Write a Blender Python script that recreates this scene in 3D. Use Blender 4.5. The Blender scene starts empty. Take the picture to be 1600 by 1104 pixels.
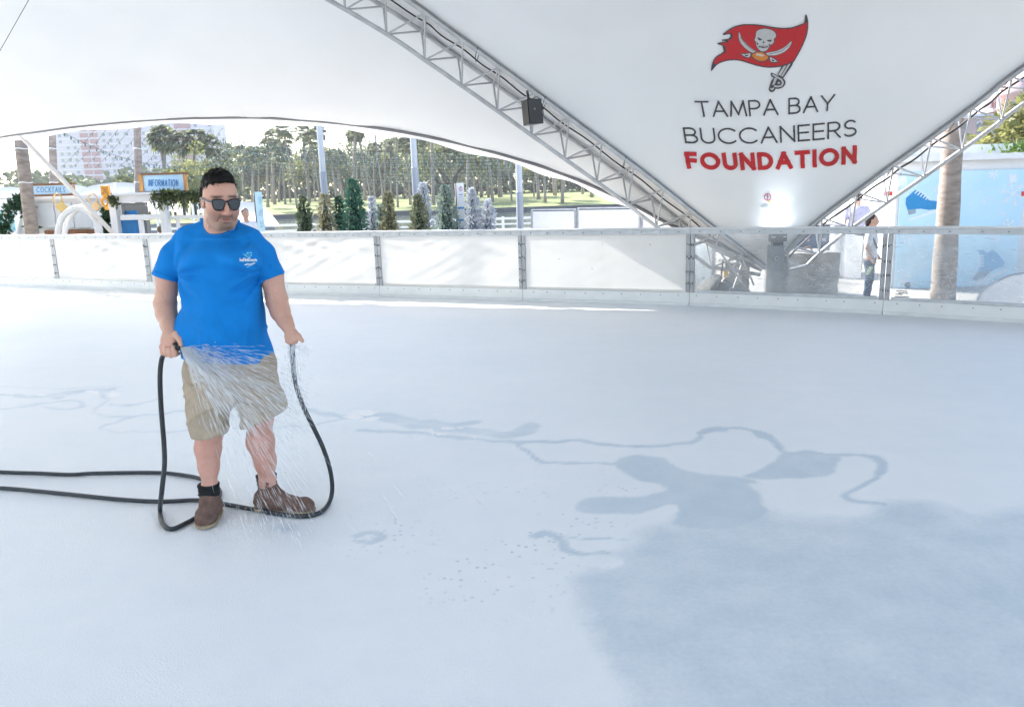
import bpy, bmesh, math, random
import numpy as np
from mathutils import Vector, Matrix
from mathutils.bvhtree import BVHTree
random.seed(7); np.random.seed(7)
R_ = math.radians
scene = bpy.context.scene
col = scene.collection

# ------------------------------------------------------------------ camera
FPX, CH = 1200.0, 1.68                     # focal length in photo pixels, eye height
PITCH = math.atan((552 - 304) / FPX); ROLL = R_(-1.75)
camd = bpy.data.cameras.new('camera'); cam = bpy.data.objects.new('camera', camd); col.objects.link(cam)
camd.sensor_width = 36; camd.lens = FPX / 1600 * 36; camd.clip_start = 0.05; camd.clip_end = 3000
CM = Matrix.Rotation(math.pi / 2 - PITCH, 4, 'X') @ Matrix.Rotation(ROLL, 4, 'Z')
cam.matrix_world = Matrix.Translation((0, 0, CH)) @ CM
scene.camera = cam
CR = np.array(CM.to_3x3())

# ------------------------------------------------------------------ sky, sun, exposure
SUN_EL, SUN_AZ = R_(37), math.atan2(-0.71, 0.70)          # azimuth measured from +Y towards +X (sun stands far left)
world = bpy.data.worlds.new('World'); scene.world = world; world.use_nodes = True
wn = world.node_tree.nodes; wl = world.node_tree.links
sky = wn.new('ShaderNodeTexSky'); sky.sky_type = 'NISHITA'; sky.sun_disc = False
sky.sun_elevation = SUN_EL; sky.sun_rotation = SUN_AZ; sky.air_density = 1.0; sky.dust_density = 1.6; sky.ozone_density = 1.0
wn['Background'].inputs[1].default_value = 0.15
wl.new(sky.outputs[0], wn['Background'].inputs[0])
sd = bpy.data.lights.new('sun', 'SUN'); sd.energy = 4.4; sd.angle = R_(0.55); sd.color = (1.0, 0.95, 0.87)
sun = bpy.data.objects.new('sun', sd); col.objects.link(sun)
to_sun = Vector((math.sin(SUN_AZ) * math.cos(SUN_EL), math.cos(SUN_AZ) * math.cos(SUN_EL), math.sin(SUN_EL)))
sun.rotation_euler = to_sun.to_track_quat('Z', 'Y').to_euler()
scene.view_settings.view_transform = 'Standard'; scene.view_settings.look = 'None'
scene.view_settings.gamma = 1.0; scene.view_settings.use_curve_mapping = False
scene.view_settings.exposure = 1.86
scene.cycles.max_bounces = 6; scene.cycles.diffuse_bounces = 3; scene.cycles.transparent_max_bounces = 12
scene.cycles.glossy_bounces = 2; scene.cycles.transmission_bounces = 4; scene.cycles.volume_bounces = 0
scene.cycles.use_adaptive_sampling = True; scene.cycles.adaptive_threshold = 0.03; scene.cycles.use_denoising = True
scene.cycles.caustics_reflective = False; scene.cycles.caustics_refractive = False

# ------------------------------------------------------------------ measuring the photograph (1600 x 1104 pixels)
def ray(x, y): return CR @ np.array([(x - 800) / FPX, -(y - 552) / FPX, -1.0])
def at(x, y, Y):
    d = ray(x, y); p = np.array([0, 0, CH]) + d * (Y / d[1]); return Vector(p)
def gnd(x, y, z=0.0):
    d = ray(x, y); p = np.array([0, 0, CH]) + d * ((z - CH) / d[2]); return Vector(p)
def proj(P):
    c = (np.asarray(P) - np.array([0, 0, CH])) @ CR
    return 800 + FPX * c[..., 0] / -c[..., 2], 552 - FPX * c[..., 1] / -c[..., 2]

# ------------------------------------------------------------------ materials
MATS = {}
def mat(name, color=(0.8, 0.8, 0.8), rough=0.6, metal=0.0, var=0.0, vscale=8.0, bump=0.0, bscale=60.0, transl=0.0,
        attr=None, spec=0.5, emit=None, alpha=None, vcol2=None, stretch=None, sss=0.0):
    """principled material: base colour broken up by noise, fine bump, optional colour attribute and translucency"""
    if name in MATS: return MATS[name]
    m = bpy.data.materials.new(name); m.use_nodes = True; MATS[name] = m
    nt = m.node_tree; n = nt.nodes; l = nt.links; b = n['Principled BSDF']
    b.inputs['Roughness'].default_value = rough; b.inputs['Metallic'].default_value = metal
    b.inputs['Specular IOR Level'].default_value = spec
    tc = n.new('ShaderNodeTexCoord'); src = tc.outputs['Object']
    if stretch:
        mp = n.new('ShaderNodeMapping'); mp.inputs['Scale'].default_value = stretch; l.new(src, mp.inputs[0]); src = mp.outputs[0]
    base = None
    if attr:
        a = n.new('ShaderNodeAttribute'); a.attribute_name = attr; base = a.outputs['Color']
    if var > 0:
        nz = n.new('ShaderNodeTexNoise'); nz.inputs['Scale'].default_value = vscale; nz.inputs['Detail'].default_value = 3
        l.new(src, nz.inputs['Vector'])
        mx = n.new('ShaderNodeMix'); mx.data_type = 'RGBA'; mx.blend_type = 'MIX'
        rp = n.new('ShaderNodeMapRange'); rp.inputs[1].default_value = 0.3; rp.inputs[2].default_value = 0.7
        l.new(nz.outputs['Fac'], rp.inputs[0]); l.new(rp.outputs[0], mx.inputs[0])
        if base is None:
            c2 = vcol2 or tuple(c * (1 - var) for c in color)
            mx.inputs[6].default_value = (*color, 1); mx.inputs[7].default_value = (*c2, 1)
        else:
            l.new(base, mx.inputs[6]); dk = n.new('ShaderNodeMix'); dk.data_type = 'RGBA'; dk.blend_type = 'MULTIPLY'
            dk.inputs[0].default_value = 1; dk.inputs[7].default_value = (1 - var, 1 - var, 1 - var, 1); l.new(base, dk.inputs[6]); l.new(dk.outputs[2], mx.inputs[7])
        base = mx.outputs[2]
    if base is not None: l.new(base, b.inputs['Base Color'])
    else: b.inputs['Base Color'].default_value = (*color, 1)
    if sss > 0:
        b.inputs['Subsurface Weight'].default_value = sss; b.inputs['Subsurface Radius'].default_value = (0.012, 0.004, 0.002); b.inputs['Subsurface Scale'].default_value = 1.0
    nrm = None
    if bump > 0:
        nb = n.new('ShaderNodeTexNoise'); nb.inputs['Scale'].default_value = bscale; nb.inputs['Detail'].default_value = 2
        l.new(src, nb.inputs['Vector']); bp = n.new('ShaderNodeBump'); bp.inputs['Strength'].default_value = bump; bp.inputs['Distance'].default_value = 0.01
        l.new(nb.outputs['Fac'], bp.inputs['Height']); l.new(bp.outputs[0], b.inputs['Normal']); nrm = bp.outputs[0]
    if emit: b.inputs['Emission Color'].default_value = (*emit[:3], 1); b.inputs['Emission Strength'].default_value = emit[3]
    if transl > 0:
        t = n.new('ShaderNodeBsdfTranslucent'); mix = n.new('ShaderNodeMixShader'); mix.inputs[0].default_value = transl
        if base is not None: l.new(base, t.inputs[0])
        else: t.inputs[0].default_value = (*color, 1)
        l.new(b.outputs[0], mix.inputs[1]); l.new(t.outputs[0], mix.inputs[2]); l.new(mix.outputs[0], n['Material Output'].inputs[0])
    return m

# ------------------------------------------------------------------ mesh helpers
def link(name, me, m=None, parent=None, loc=None):
    o = bpy.data.objects.new(name, me); col.objects.link(o)
    if m is not None and me is not None and len(me.materials) == 0: me.materials.append(m)
    if parent is not None: o.parent = parent
    if loc is not None: o.location = loc
    return o
def tag(o, label=None, cat=None, group=None, kind=None):
    if label: o['label'] = label
    if cat: o['category'] = cat
    if group: o['group'] = group
    if kind: o['kind'] = kind
    return o
def empty(name, loc=(0, 0, 0), rz=0.0):
    o = bpy.data.objects.new(name, None); col.objects.link(o); o.location = loc; o.rotation_euler = (0, 0, rz); o.empty_display_size = 0.2
    return o
def pyd(name, v, f, m=None, parent=None, smooth=False, loc=None):
    me = bpy.data.meshes.new(name); me.from_pydata([tuple(p) for p in v], [], [tuple(q) for q in f]); me.update()
    if smooth: me.polygons.foreach_set('use_smooth', [True] * len(me.polygons))
    return link(name, me, m, parent, loc)
def npmesh(name, V, Fq, m=None, parent=None, smooth=True):
    """fast mesh from numpy arrays (faces all quads or all triangles)"""
    me = bpy.data.meshes.new(name); V = np.asarray(V, np.float32); Fq = np.asarray(Fq, np.int32); k = Fq.shape[1]
    me.vertices.add(len(V)); me.vertices.foreach_set('co', V.ravel())
    me.loops.add(Fq.size); me.loops.foreach_set('vertex_index', Fq.ravel())
    me.polygons.add(len(Fq)); me.polygons.foreach_set('loop_start', np.arange(0, Fq.size, k, dtype=np.int32))
    me.polygons.foreach_set('loop_total', np.full(len(Fq), k, np.int32))
    me.update(calc_edges=True); me.validate()
    if smooth: me.polygons.foreach_set('use_smooth', np.ones(len(me.polygons), bool))
    return link(name, me, m, parent)
def setcol(o, C, name='col'):
    a = o.data.color_attributes.new(name, 'FLOAT_COLOR', 'POINT'); C = np.asarray(C, np.float32)
    if C.shape[1] == 3: C = np.concatenate([C, np.ones((len(C), 1), np.float32)], 1)
    a.data.foreach_set('color', C.ravel())
def spline(pts, n=12, closed=False):
    """Catmull-Rom through points (sequence of vectors of any length)"""
    P = np.array([list(p) for p in pts], float); out = []
    N = len(P)
    for i in range(N - (0 if closed else 1)):
        if closed: p0, p1, p2, p3 = P[i - 1], P[i], P[(i + 1) % N], P[(i + 2) % N]
        else: p0 = P[i - 1] if i else 2 * P[0] - P[1]; p1 = P[i]; p2 = P[i + 1]; p3 = P[i + 2] if i + 2 < N else 2 * P[-1] - P[-2]
        for k in range(n):
            t = k / n; out.append(0.5 * ((2 * p1) + (-p0 + p2) * t + (2 * p0 - 5 * p1 + 4 * p2 - p3) * t * t + (-p0 + 3 * p1 - 3 * p2 + p3) * t ** 3))
    if not closed: out.append(P[-1])
    return np.array(out)
class MB:
    def __init__(s): s.v = []; s.f = []
    def box(s, c, sz, rz=0.0, M=None, bev=0.0):
        h = [q / 2 for q in sz]; n = len(s.v); Rm = M if M is not None else Matrix.Rotation(rz, 3, 'Z'); c = Vector(c)
        if bev <= 0:
            for x in (-1, 1):
                for y in (-1, 1):
                    for z in (-1, 1): s.v.append(c + Rm @ Vector((x * h[0], y * h[1], z * h[2])))
            s.f += [tuple(n + i for i in q) for q in ((0, 1, 3, 2), (4, 6, 7, 5), (0, 4, 5, 1), (2, 3, 7, 6), (0, 2, 6, 4), (1, 5, 7, 3))]
        else:
            bm = bmesh.new(); bmesh.ops.create_cube(bm, size=1)
            for q in bm.verts: q.co = Vector((q.co.x * sz[0], q.co.y * sz[1], q.co.z * sz[2]))
            bmesh.ops.bevel(bm, geom=bm.edges[:], offset=bev, segments=2, affect='EDGES', profile=0.6)
            bm.verts.index_update()
            s.v += [c + Rm @ q.co for q in bm.verts]; s.f += [tuple(n + q.index for q in fc.verts) for fc in bm.faces]; bm.free()
        return s
    def tube(s, path, r, n=8, cap=True, rs=None, closed=False):
        P = [Vector(p) for p in path]; N = len(P); base = len(s.v); up = None
        for i in range(N):
            if closed: t = P[(i + 1) % N] - P[i - 1]
            else: t = P[min(i + 1, N - 1)] - P[max(i - 1, 0)]
            if t.length < 1e-9: t = Vector((0, 0, 1))
            t.normalize()
            if up is None: up = t.orthogonal()
            up = (up - t * up.dot(t))
            if up.length < 1e-6: up = t.orthogonal()
            up.normalize(); w = t.cross(up); ri = rs[i] if rs is not None else r
            for k in range(n):
                a = 2 * math.pi * k / n; s.v.append(P[i] + (up * math.cos(a) + w * math.sin(a)) * ri)
        for i in range(N if closed else N - 1):
            j = (i + 1) % N
            for k in range(n):
                k2 = (k + 1) % n; s.f.append((base + i * n + k, base + i * n + k2, base + j * n + k2, base + j * n + k))
        if cap and not closed:
            s.f.append(tuple(base + k for k in range(n))[::-1]); s.f.append(tuple(base + (N - 1) * n + k for k in range(n)))
        return s
    def prism(s, poly, origin, ux, uy, depth):
        """polygon (2d) in plane ux,uy extruded along -normal by depth"""
        o = Vector(origin); ux = Vector(ux); uy = Vector(uy); nz = ux.cross(uy).normalized(); n = len(s.v); k = len(poly)
        for d in (0, -depth):
            for (a, b) in poly: s.v.append(o + ux * a + uy * b + nz * d)
        s.f.append(tuple(range(n, n + k))); s.f.append(tuple(range(n + 2 * k - 1, n + k - 1, -1)))
        for i in range(k):
            j = (i + 1) % k; s.f.append((n + i, n + k + i, n + k + j, n + j))
        return s
    def lathe(s, prof, c=(0, 0, 0), n=16):
        b = len(s.v); c = Vector(c)
        for (r, z) in prof:
            for k in range(n): a = 2 * math.pi * k / n; s.v.append(c + Vector((r * math.cos(a), r * math.sin(a), z)))
        for i in range(len(prof) - 1):
            for k in range(n): k2 = (k + 1) % n; s.f.append((b + i * n + k, b + i * n + k2, b + (i + 1) * n + k2, b + (i + 1) * n + k))
        return s
    def build(s, name, m, parent=None, smooth=False, loc=None, cent=None):
        v = s.v if cent is None else [Vector(p) - Vector(cent) for p in s.v]
        return pyd(name, v, s.f, m, parent, smooth, loc if loc is not None else cent)
_unit = {}
def unit_cyl(m, n=8):
    k = (m.name, n)
    if k not in _unit:
        b = MB(); b.tube([(0, 0, 0), (0, 0, 1)], 1.0, n); me = bpy.data.meshes.new('rod'); me.from_pydata([tuple(p) for p in b.v], [], b.f); me.update(); me.materials.append(m)
        me.polygons.foreach_set('use_smooth', [len(p.vertices) == 4 for p in me.polygons]); _unit[k] = me
    return _unit[k]
def rod(name, p0, p1, r, m, parent=None, n=8):
    """straight rod: an object sharing one unit cylinder"""
    p0 = Vector(p0); p1 = Vector(p1); d = p1 - p0; o = link(name, unit_cyl(m, n), None, parent)
    q = d.to_track_quat('Z', 'Y').to_matrix().to_4x4()
    o.matrix_world = Matrix.Translation(p0) @ q @ Matrix.Diagonal((r, r, d.length, 1)); return o
def lp(a, b, t): return Vector(a) * (1 - t) + Vector(b) * t
_h = {}
def hsh(i): return random.Random(i * 7919 + 13).random()

# ------------------------------------------------------------------ flat print: strokes and polygons turned into ink cells on a surface
def seg_dist(X, Y, pts, closed=False):
    D = np.full(X.shape, 1e9)
    P = list(pts) + ([pts[0]] if closed else [])
    for (x0, y0), (x1, y1) in zip(P[:-1], P[1:]):
        dx, dy = x1 - x0, y1 - y0; L = dx * dx + dy * dy + 1e-12
        t = np.clip(((X - x0) * dx + (Y - y0) * dy) / L, 0, 1); D = np.minimum(D, np.hypot(X - x0 - t * dx, Y - y0 - t * dy))
    return D
def in_poly(X, Y, pts):
    ins = np.zeros(X.shape, bool); n = len(pts); j = n - 1
    for i in range(n):
        xi, yi = pts[i]; xj, yj = pts[j]
        if yi != yj: ins ^= ((yi > Y) != (yj > Y)) & (X < (xj - xi) * (Y - yi) / (yj - yi) + xi)
        j = i
    return ins
def arc(cx, cy, rx, ry, a0, a1, n=14): return [(cx + rx * math.cos(R_(a0 + (a1 - a0) * i / n)), cy + ry * math.sin(R_(a0 + (a1 - a0) * i / n))) for i in range(n + 1)]
# stroke font, letters on a cell of height 1, y up; (strokes, advance)
def _font():
    F = {}
    F['T'] = ([[(0, 1), (.7, 1)], [(.35, 1), (.35, 0)]], .7)
    F['A'] = ([[(0, 0), (.4, 1), (.8, 0)], [(.14, .34), (.66, .34)]], .8)
    F['M'] = ([[(0, 0), (.12, 1), (.45, .1), (.78, 1), (.9, 0)]], .9)
    F['P'] = ([[(0, 0), (0, 1), (.32, 1)] + arc(.32, .73, .27, .27, 90, -90) + [(0, .46)]], .6)
    F['B'] = ([[(0, 0), (0, 1), (.32, 1)] + arc(.32, .76, .24, .24, 90, -90) + [(0, .52)], [(.32, .52)] + arc(.34, .26, .28, .26, 90, -90) + [(0, 0)]], .63)
    F['Y'] = ([[(0, 1), (.36, .45), (.72, 1)], [(.36, .45), (.36, 0)]], .72)
    F['U'] = ([[(0, 1), (0, .34)] + arc(.34, .34, .34, .34, 180, 360) + [(.68, 1)]], .68)
    F['C'] = ([arc(.5, .5, .5, .5, 45, 315, 22)], .88)
    F['N'] = ([[(0, 0), (0, 1), (.7, 0), (.7, 1)]], .7)
    F['E'] = ([[(.55, 1), (0, 1), (0, 0), (.55, 0)], [(0, .52), (.5, .52)]], .55)
    F['F'] = ([[(.5, 1), (0, 1), (0, 0)], [(0, .5), (.45, .5)]], .5)
    F['R'] = ([[(0, 0), (0, 1), (.32, 1)] + arc(.32, .73, .27, .27, 90, -90) + [(0, .46)], [(.3, .46), (.62, 0)]], .62)
    F['S'] = ([arc(.3, .745, .27, .255, 35, 270, 14) + arc(.3, .25, .3, .25, 90, -150, 14)], .6)
    F['O'] = ([arc(.5, .5, .5, .5, 0, 360, 26)], 1.0)
    F['D'] = ([[(0, 0), (0, 1), (.25, 1)] + arc(.25, .5, .47, .5, 90, -90, 16) + [(0, 0)]], .72)
    F['I'] = ([[(0, 0), (0, 1)]], .0)
    F['K'] = ([[(0, 0), (0, 1)], [(.6, 1), (0, .42)], [(.2, .6), (.62, 0)]], .6)
    F['L'] = ([[(0, 1), (0, 0), (.5, 0)]], .5)
    F['H'] = ([[(0, 0), (0, 1)], [(.65, 0), (.65, 1)], [(0, .5), (.65, .5)]], .65)
    F['V'] = ([[(0, 1), (.38, 0), (.76, 1)]], .76)
    F['G'] = ([arc(.5, .5, .5, .5, 45, 330, 22) + [(.98, .45), (.6, .45)]], .98)
    F['c'] = ([arc(.26, .26, .26, .26, 50, 310, 12)], .45); F['e'] = ([[(0.02, .28), (.5, .28)] + arc(.26, .26, .26, .26, 0, 315, 14)], .52)
    F['i'] = ([[(0, 0), (0, .5)], [(0, .72), (0, .74)]], .0); F['n'] = ([[(0, 0), (0, .52)], [(0, .3)] + arc(.2, .32, .2, .2, 180, 0, 8) + [(.4, 0)]], .4)
    F['k'] = ([[(0, 0), (0, .9)], [(.36, .52), (0, .2)], [(.12, .3), (.38, 0)]], .38); F['v'] = ([[(0, .52), (.2, 0), (.4, .52)]], .4)
    F['t'] = ([[(.14, .8), (.14, 0)], [(0, .52), (.3, .52)]], .3); F['s'] = ([arc(.16, .38, .14, .13, 40, 270, 8) + arc(.16, .13, .15, .13, 90, -150, 8)], .32)
    return F
FONT = _font()
def text_strokes(txt, h, gap=.16, wx=1.0, space=.45):
    out = []; x = 0.0
    for ch in txt:
        if ch == ' ': x += space * h; continue
        st, adv = FONT[ch]
        for s in st: out.append([(x + px * h * wx, py * h) for px, py in s])
        x += adv * h * wx + gap * h
    return out, x - gap * h
class Ink:
    """paints coloured strokes and polygons on a 2d cell grid, then lays the inked cells on a surface"""
    def __init__(s, x0, y0, x1, y1, cell):
        s.x0, s.y0, s.c = x0, y0, cell; s.nx = int(math.ceil((x1 - x0) / cell)); s.ny = int(math.ceil((y1 - y0) / cell))
        s.X, s.Y = np.meshgrid(x0 + (np.arange(s.nx) + .5) * cell, y0 + (np.arange(s.ny) + .5) * cell); s.id = np.full(s.X.shape, -1, int); s.cols = []
    def _c(s, c):
        if c not in s.cols: s.cols.append(c)
        return s.cols.index(c)
    def _sub(s, pts, pad):
        P = np.array(pts); a = np.clip(((P.min(0) - pad - [s.x0, s.y0]) / s.c).astype(int) - 1, 0, [s.nx, s.ny]); b = np.clip(((P.max(0) + pad - [s.x0, s.y0]) / s.c).astype(int) + 2, 0, [s.nx, s.ny])
        return slice(a[1], b[1]), slice(a[0], b[0])
    def poly(s, pts, c):
        w = s._sub(pts, 0); s.id[w][in_poly(s.X[w], s.Y[w], pts)] = s._c(c); return s
    def bar(s, pts, wd, c):
        """square-ended stroke"""
        P = [np.array(p, float) for p in pts]; P = [P[0]] + [b for a, b in zip(P[:-1], P[1:]) if np.hypot(*(b - a)) > 1e-6]; D = [(b - a) / (np.linalg.norm(b - a) + 1e-9) for a, b in zip(P[:-1], P[1:])]
        def mit(k):      # how far a segment runs past a joint so that the outer corner closes
            if k == 0 or k == len(D): return wd / 2
            return min(wd * .55, wd / 2 * math.tan(.5 * math.acos(max(-1, min(1, float(D[k - 1] @ D[k]))))))
        for k, d in enumerate(D):
            (x0, y0), (x1, y1) = P[k], P[k + 1]; w = s._sub([(x0, y0), (x1, y1)], wd); L = math.hypot(x1 - x0, y1 - y0); X = s.X[w] - x0; Y = s.Y[w] - y0; a = X * d[0] + Y * d[1]; n = np.abs(Y * d[0] - X * d[1])
            s.id[w][(n <= wd / 2) & (a >= -mit(k)) & (a <= L + mit(k + 1))] = s._c(c)
        return s
    def stroke(s, pts, wd, c, closed=False):
        w = s._sub(pts, wd); s.id[w][seg_dist(s.X[w], s.Y[w], pts, closed) <= wd / 2] = s._c(c); return s
    def text(s, strokes, wd, c, f=lambda p: p, clip=None):
        keep = None if clip is None else s.id.copy()
        for q in strokes: (s.stroke if clip is None else s.bar)([f(p) for p in q], wd, c)
        if clip is not None: bad = ~clip(s.X, s.Y); s.id[bad] = keep[bad]
        return s
    def build(s, name, f, parent, rough=.5, maxrun=10, transl=0.0):
        """f maps (N,2) grid coordinates to (N,3) points; one mesh, one material slot per colour"""
        obs = []; quads = []; mi = []
        for j in range(s.ny):
            row = s.id[j]; i = 0
            while i < s.nx:
                if row[i] < 0: i += 1; continue
                k = i
                while k < s.nx and row[k] == row[i] and k - i < maxrun: k += 1
                quads.append((i, k, j)); mi.append(row[i]); i = k
        if not quads: return None
        Q = np.array(quads); a, b, j = Q[:, 0], Q[:, 1], Q[:, 2]
        gx = s.x0 + np.stack([a, b, b, a], 1) * s.c; gy = s.y0 + np.stack([j, j, j + 1, j + 1], 1) * s.c
        V = f(np.stack([gx.ravel(), gy.ravel()], 1)); o = npmesh(name, V, np.arange(len(V)).reshape(-1, 4), None, parent, smooth=False)
        for c in s.cols: o.data.materials.append(mat('ink_%.3f_%.3f_%.3f' % c, c, rough, var=.12, vscale=25, transl=transl))
        o.data.polygons.foreach_set('material_index', np.array(mi, np.int32)); o.data.update(); return o
# ================================================================== ice sheet with its wet channels
def strokemask(PX, PY, pts, w, soft=2.5, ys=2.2):
    P = spline([(x, y * ys) for x, y in pts], 6); d = np.full(PX.shape, 1e9)
    x0, y0 = P.min(0) - w - 12; x1, y1 = P.max(0) + w + 12; k = (PX > x0) & (PX < x1) & (PY * ys > y0) & (PY * ys < y1)
    if k.any(): d[k] = seg_dist(PX[k], PY[k] * ys, [tuple(p) for p in P])
    return np.clip((w / 2 + soft - d) / (2 * soft), 0, 1)
def polymask(PX, PY, pts, soft=3, ys=2.2):
    P = [(x, y * ys) for x, y in pts]; P = [tuple(q) for q in spline(P, 5, closed=True)]; d = np.full(PX.shape, 60.0); A = np.array(P)
    x0, y0 = A.min(0) - 40; x1, y1 = A.max(0) + 40; k = (PX > x0) & (PX < x1) & (PY * ys > y0) & (PY * ys < y1); ins = np.zeros(PX.shape, bool)
    if k.any(): d[k] = seg_dist(PX[k], PY[k] * ys, P, True); ins[k] = in_poly(PX[k], PY[k] * ys, P)
    return np.clip((np.where(ins, d, -d) + soft) / (2 * soft), 0, 1)
BH = 1.12
posts_px = [(91, 449), (235, 455), (594, 463), (817, 470), (1077, 477), (1379, 491)]
BP = {x: gnd(x, y) for x, y in posts_px}
B_ = [BP[91], BP[235], lp(BP[235], BP[594], .5), BP[594], BP[817], BP[1077], BP[1379]]
dl = (B_[0] - B_[1]).normalized(); B_ = [B_[0] + Matrix.Rotation(R_(6), 3, 'Z') @ dl * 5.2, B_[0] + Matrix.Rotation(R_(3), 3, 'Z') @ dl * 2.65] + B_
d_ = (B_[-1] - B_[-2]).normalized(); a_ = 0
for k in range(5):
    a_ -= R_(7 + 5 * k); B_.append(B_[-1] + Matrix.Rotation(a_, 3, 'Z') @ d_ * 2.6)
def vnz(P, f, seed):
    r = np.random.RandomState(seed); o = 0
    for k in range(5): a = r.normal(size=2); a /= np.linalg.norm(a); o = o + np.sin((P[:, :2] @ a) * f * r.uniform(.7, 1.5) + r.uniform(0, 6.28))
    return o / 3.0
def build_ice():
    xs = np.unique(np.concatenate([np.arange(-17, -5.5, .5), np.arange(-5.5, 5.6, .024), np.arange(5.6, 15, .5)]))
    ys = np.unique(np.concatenate([np.arange(-13, 1.7, .5), np.arange(1.7, 4.6, .02), np.arange(4.6, 8.2, .028), np.arange(8.2, 21, .5)]))
    X, Y = np.meshgrid(xs, ys); P = np.stack([X, Y, np.zeros_like(X)], -1)
    V = P.reshape(-1, 3); nx, ny = len(xs), len(ys)
    # the sheet ends just under the boards: outside points slide onto the board line
    bl = np.array([[p.x, p.y] for p in B_]); best = np.full(len(V), 1e9); near = np.zeros((len(V), 2)); side = np.zeros(len(V))
    for i in range(len(bl) - 1):
        a, d = bl[i], bl[i + 1] - bl[i]; t = np.clip(((V[:, :2] - a) @ d) / (d @ d), 0, 1); pt = a + t[:, None] * d; ds = np.hypot(*(V[:, :2] - pt).T); k = ds < best; best[k] = ds[k]; near[k] = pt[k]; side[k] = (d[0] * (V[k, 1] - pt[k, 1]) - d[1] * (V[k, 0] - pt[k, 0]))
    out = side > 0; nrm = np.array([-.02, -.03]); V[out, :2] = near[out] + (near[out] - V[out, :2]) / np.maximum(best[out], 1e-6)[:, None] * -.03
    idx = np.arange(nx * ny).reshape(ny, nx); Fq = np.stack([idx[:-1, :-1], idx[:-1, 1:], idx[1:, 1:], idx[1:, :-1]], -1).reshape(-1, 4); Fq = Fq[~out[Fq].all(1)]
    front = V[:, 1] > .6; PX = np.full(len(V), -1e4); PY = np.full(len(V), -1e4); PX[front], PY[front] = proj(V[front])
    jx = 5.0 * vnz(V, 5.5, 3) + 3.0 * vnz(V, 17, 4) + 1.6 * vnz(V, 41, 5); jy = 2.2 * vnz(V, 6.5, 6) + 1.3 * vnz(V, 19, 7) + .7 * vnz(V, 45, 8); PX = PX + jx; PY = PY + jy
    wet = np.zeros(len(V)); sl = np.zeros(len(V))
    def W(m, a=1.0): np.maximum(wet, m * a, out=wet)
    for pts, w, a in [
        ([(800, 690), (900, 687), (940, 694), (1000, 698), (1078, 691), (1098, 676), (1130, 669), (1172, 671), (1202, 683), (1222, 703), (1262, 706), (1310, 707), (1352, 710), (1380, 722), (1376, 740), (1346, 758), (1320, 774), (1342, 783), (1380, 787)], 9, .8),
        ([(1092, 676), (1110, 672), (1128, 670)], 16, .8), ([(1180, 676), (1208, 690)], 14, .8), ([(1372, 716), (1380, 726), (1370, 742)], 14, .7),
        ([(795, 688), (822, 702), (846, 720), (900, 723), (965, 724)], 6, .75), ([(480, 640), (520, 647), (545, 653), (585, 648), (640, 653), (700, 661), (745, 659)], 11, .6),
        ([(560, 671), (600, 674), (650, 675), (700, 682), (760, 688), (810, 692)], 8, .65), ([(600, 655), (660, 664), (720, 672), (790, 680), (830, 666)], 20, .5), ([(835, 836), (852, 832), (872, 842), (884, 858), (915, 867), (945, 865)], 15, .85),
        ([(875, 838), (930, 840), (985, 842)], 4, .6), ([(0, 617), (60, 620), (110, 614), (185, 610)], 8, .45), ([(0, 639), (45, 632), (90, 624), (125, 629), (118, 638), (88, 641), (65, 634)], 4, .55),
        ([(150, 610), (168, 622), (150, 636), (146, 646), (190, 649), (250, 646), (300, 640), (380, 638)], 5, .5), ([(230, 646), (190, 655), (157, 668), (200, 674), (260, 674), (330, 670), (420, 670), (480, 664), (540, 655)], 4, .55),
        ([(170, 634), (200, 633), (240, 628), (262, 622)], 5, .5), ([(0, 604), (80, 606), (190, 606)], 3, .3), ([(560, 838), (578, 832), (596, 840), (580, 848), (562, 846)], 12, .6)]:
        far = pts[0][0] < 790; W(strokemask(PX, PY, pts, w * (1.15 if far else 1), 1.8), min(.97, a * (1.3 if far else 1.45)))
    W(polymask(PX, PY, [(440, 822), (447, 815), (460, 815), (467, 822), (460, 829), (447, 829)], soft=12), .7)
    W(polymask(PX, PY, [(1222, 705), (1300, 707), (1306, 724), (1290, 744), (1222, 748), (1165, 742), (1205, 724)]), .8)
    W(polymask(PX, PY, [(962, 720), (1010, 713), (1046, 717), (1076, 732), (1122, 741), (1180, 748), (1192, 775), (1200, 806), (1120, 830), (1040, 815), (1062, 798), (1048, 788), (1000, 800), (915, 800), (903, 788), (930, 776), (1002, 775), (1040, 767), (1030, 758), (1000, 748), (975, 735)]), .85)
    big = [(1195, 800), (1232, 808), (1332, 811), (1376, 796), (1392, 785), (1450, 785), (1492, 800), (1535, 808), (1700, 806), (1900, 1000), (1900, 1500), (1010, 1300), (992, 1110), (962, 1045), (932, 990), (912, 940), (903, 905), (930, 888), (962, 868), (990, 848), (1002, 830), (1030, 822), (1100, 824)]
    W(polymask(PX, PY, big, soft=24), .70)
    for c, r in [((1120, 708), (80, 30)), ((1030, 806), (30, 12)), ((938, 878), (34, 12))]:
        np.minimum(wet, 1 - .9 * polymask(PX, PY, [(c[0] + r[0] * math.cos(a), c[1] + r[1] * math.sin(a)) for a in np.linspace(0, 6.28, 12)[:-1]], soft=5), out=wet)
    np.minimum(wet, 1 - .9 * polymask(PX, PY, [(1172, 754), (1240, 752), (1300, 747), (1325, 731), (1362, 736), (1312, 772), (1372, 795), (1330, 807), (1250, 805), (1200, 794), (1186, 770)], soft=4), out=wet)
    W(strokemask(PX, PY, [(1352, 710), (1380, 722), (1376, 740), (1346, 758), (1320, 774), (1342, 783), (1380, 787)], 9), .8)
    W(strokemask(PX, PY, [(1000, 698), (1078, 691), (1098, 676), (1130, 669), (1172, 671), (1202, 683), (1222, 703)], 9), .85)
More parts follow.
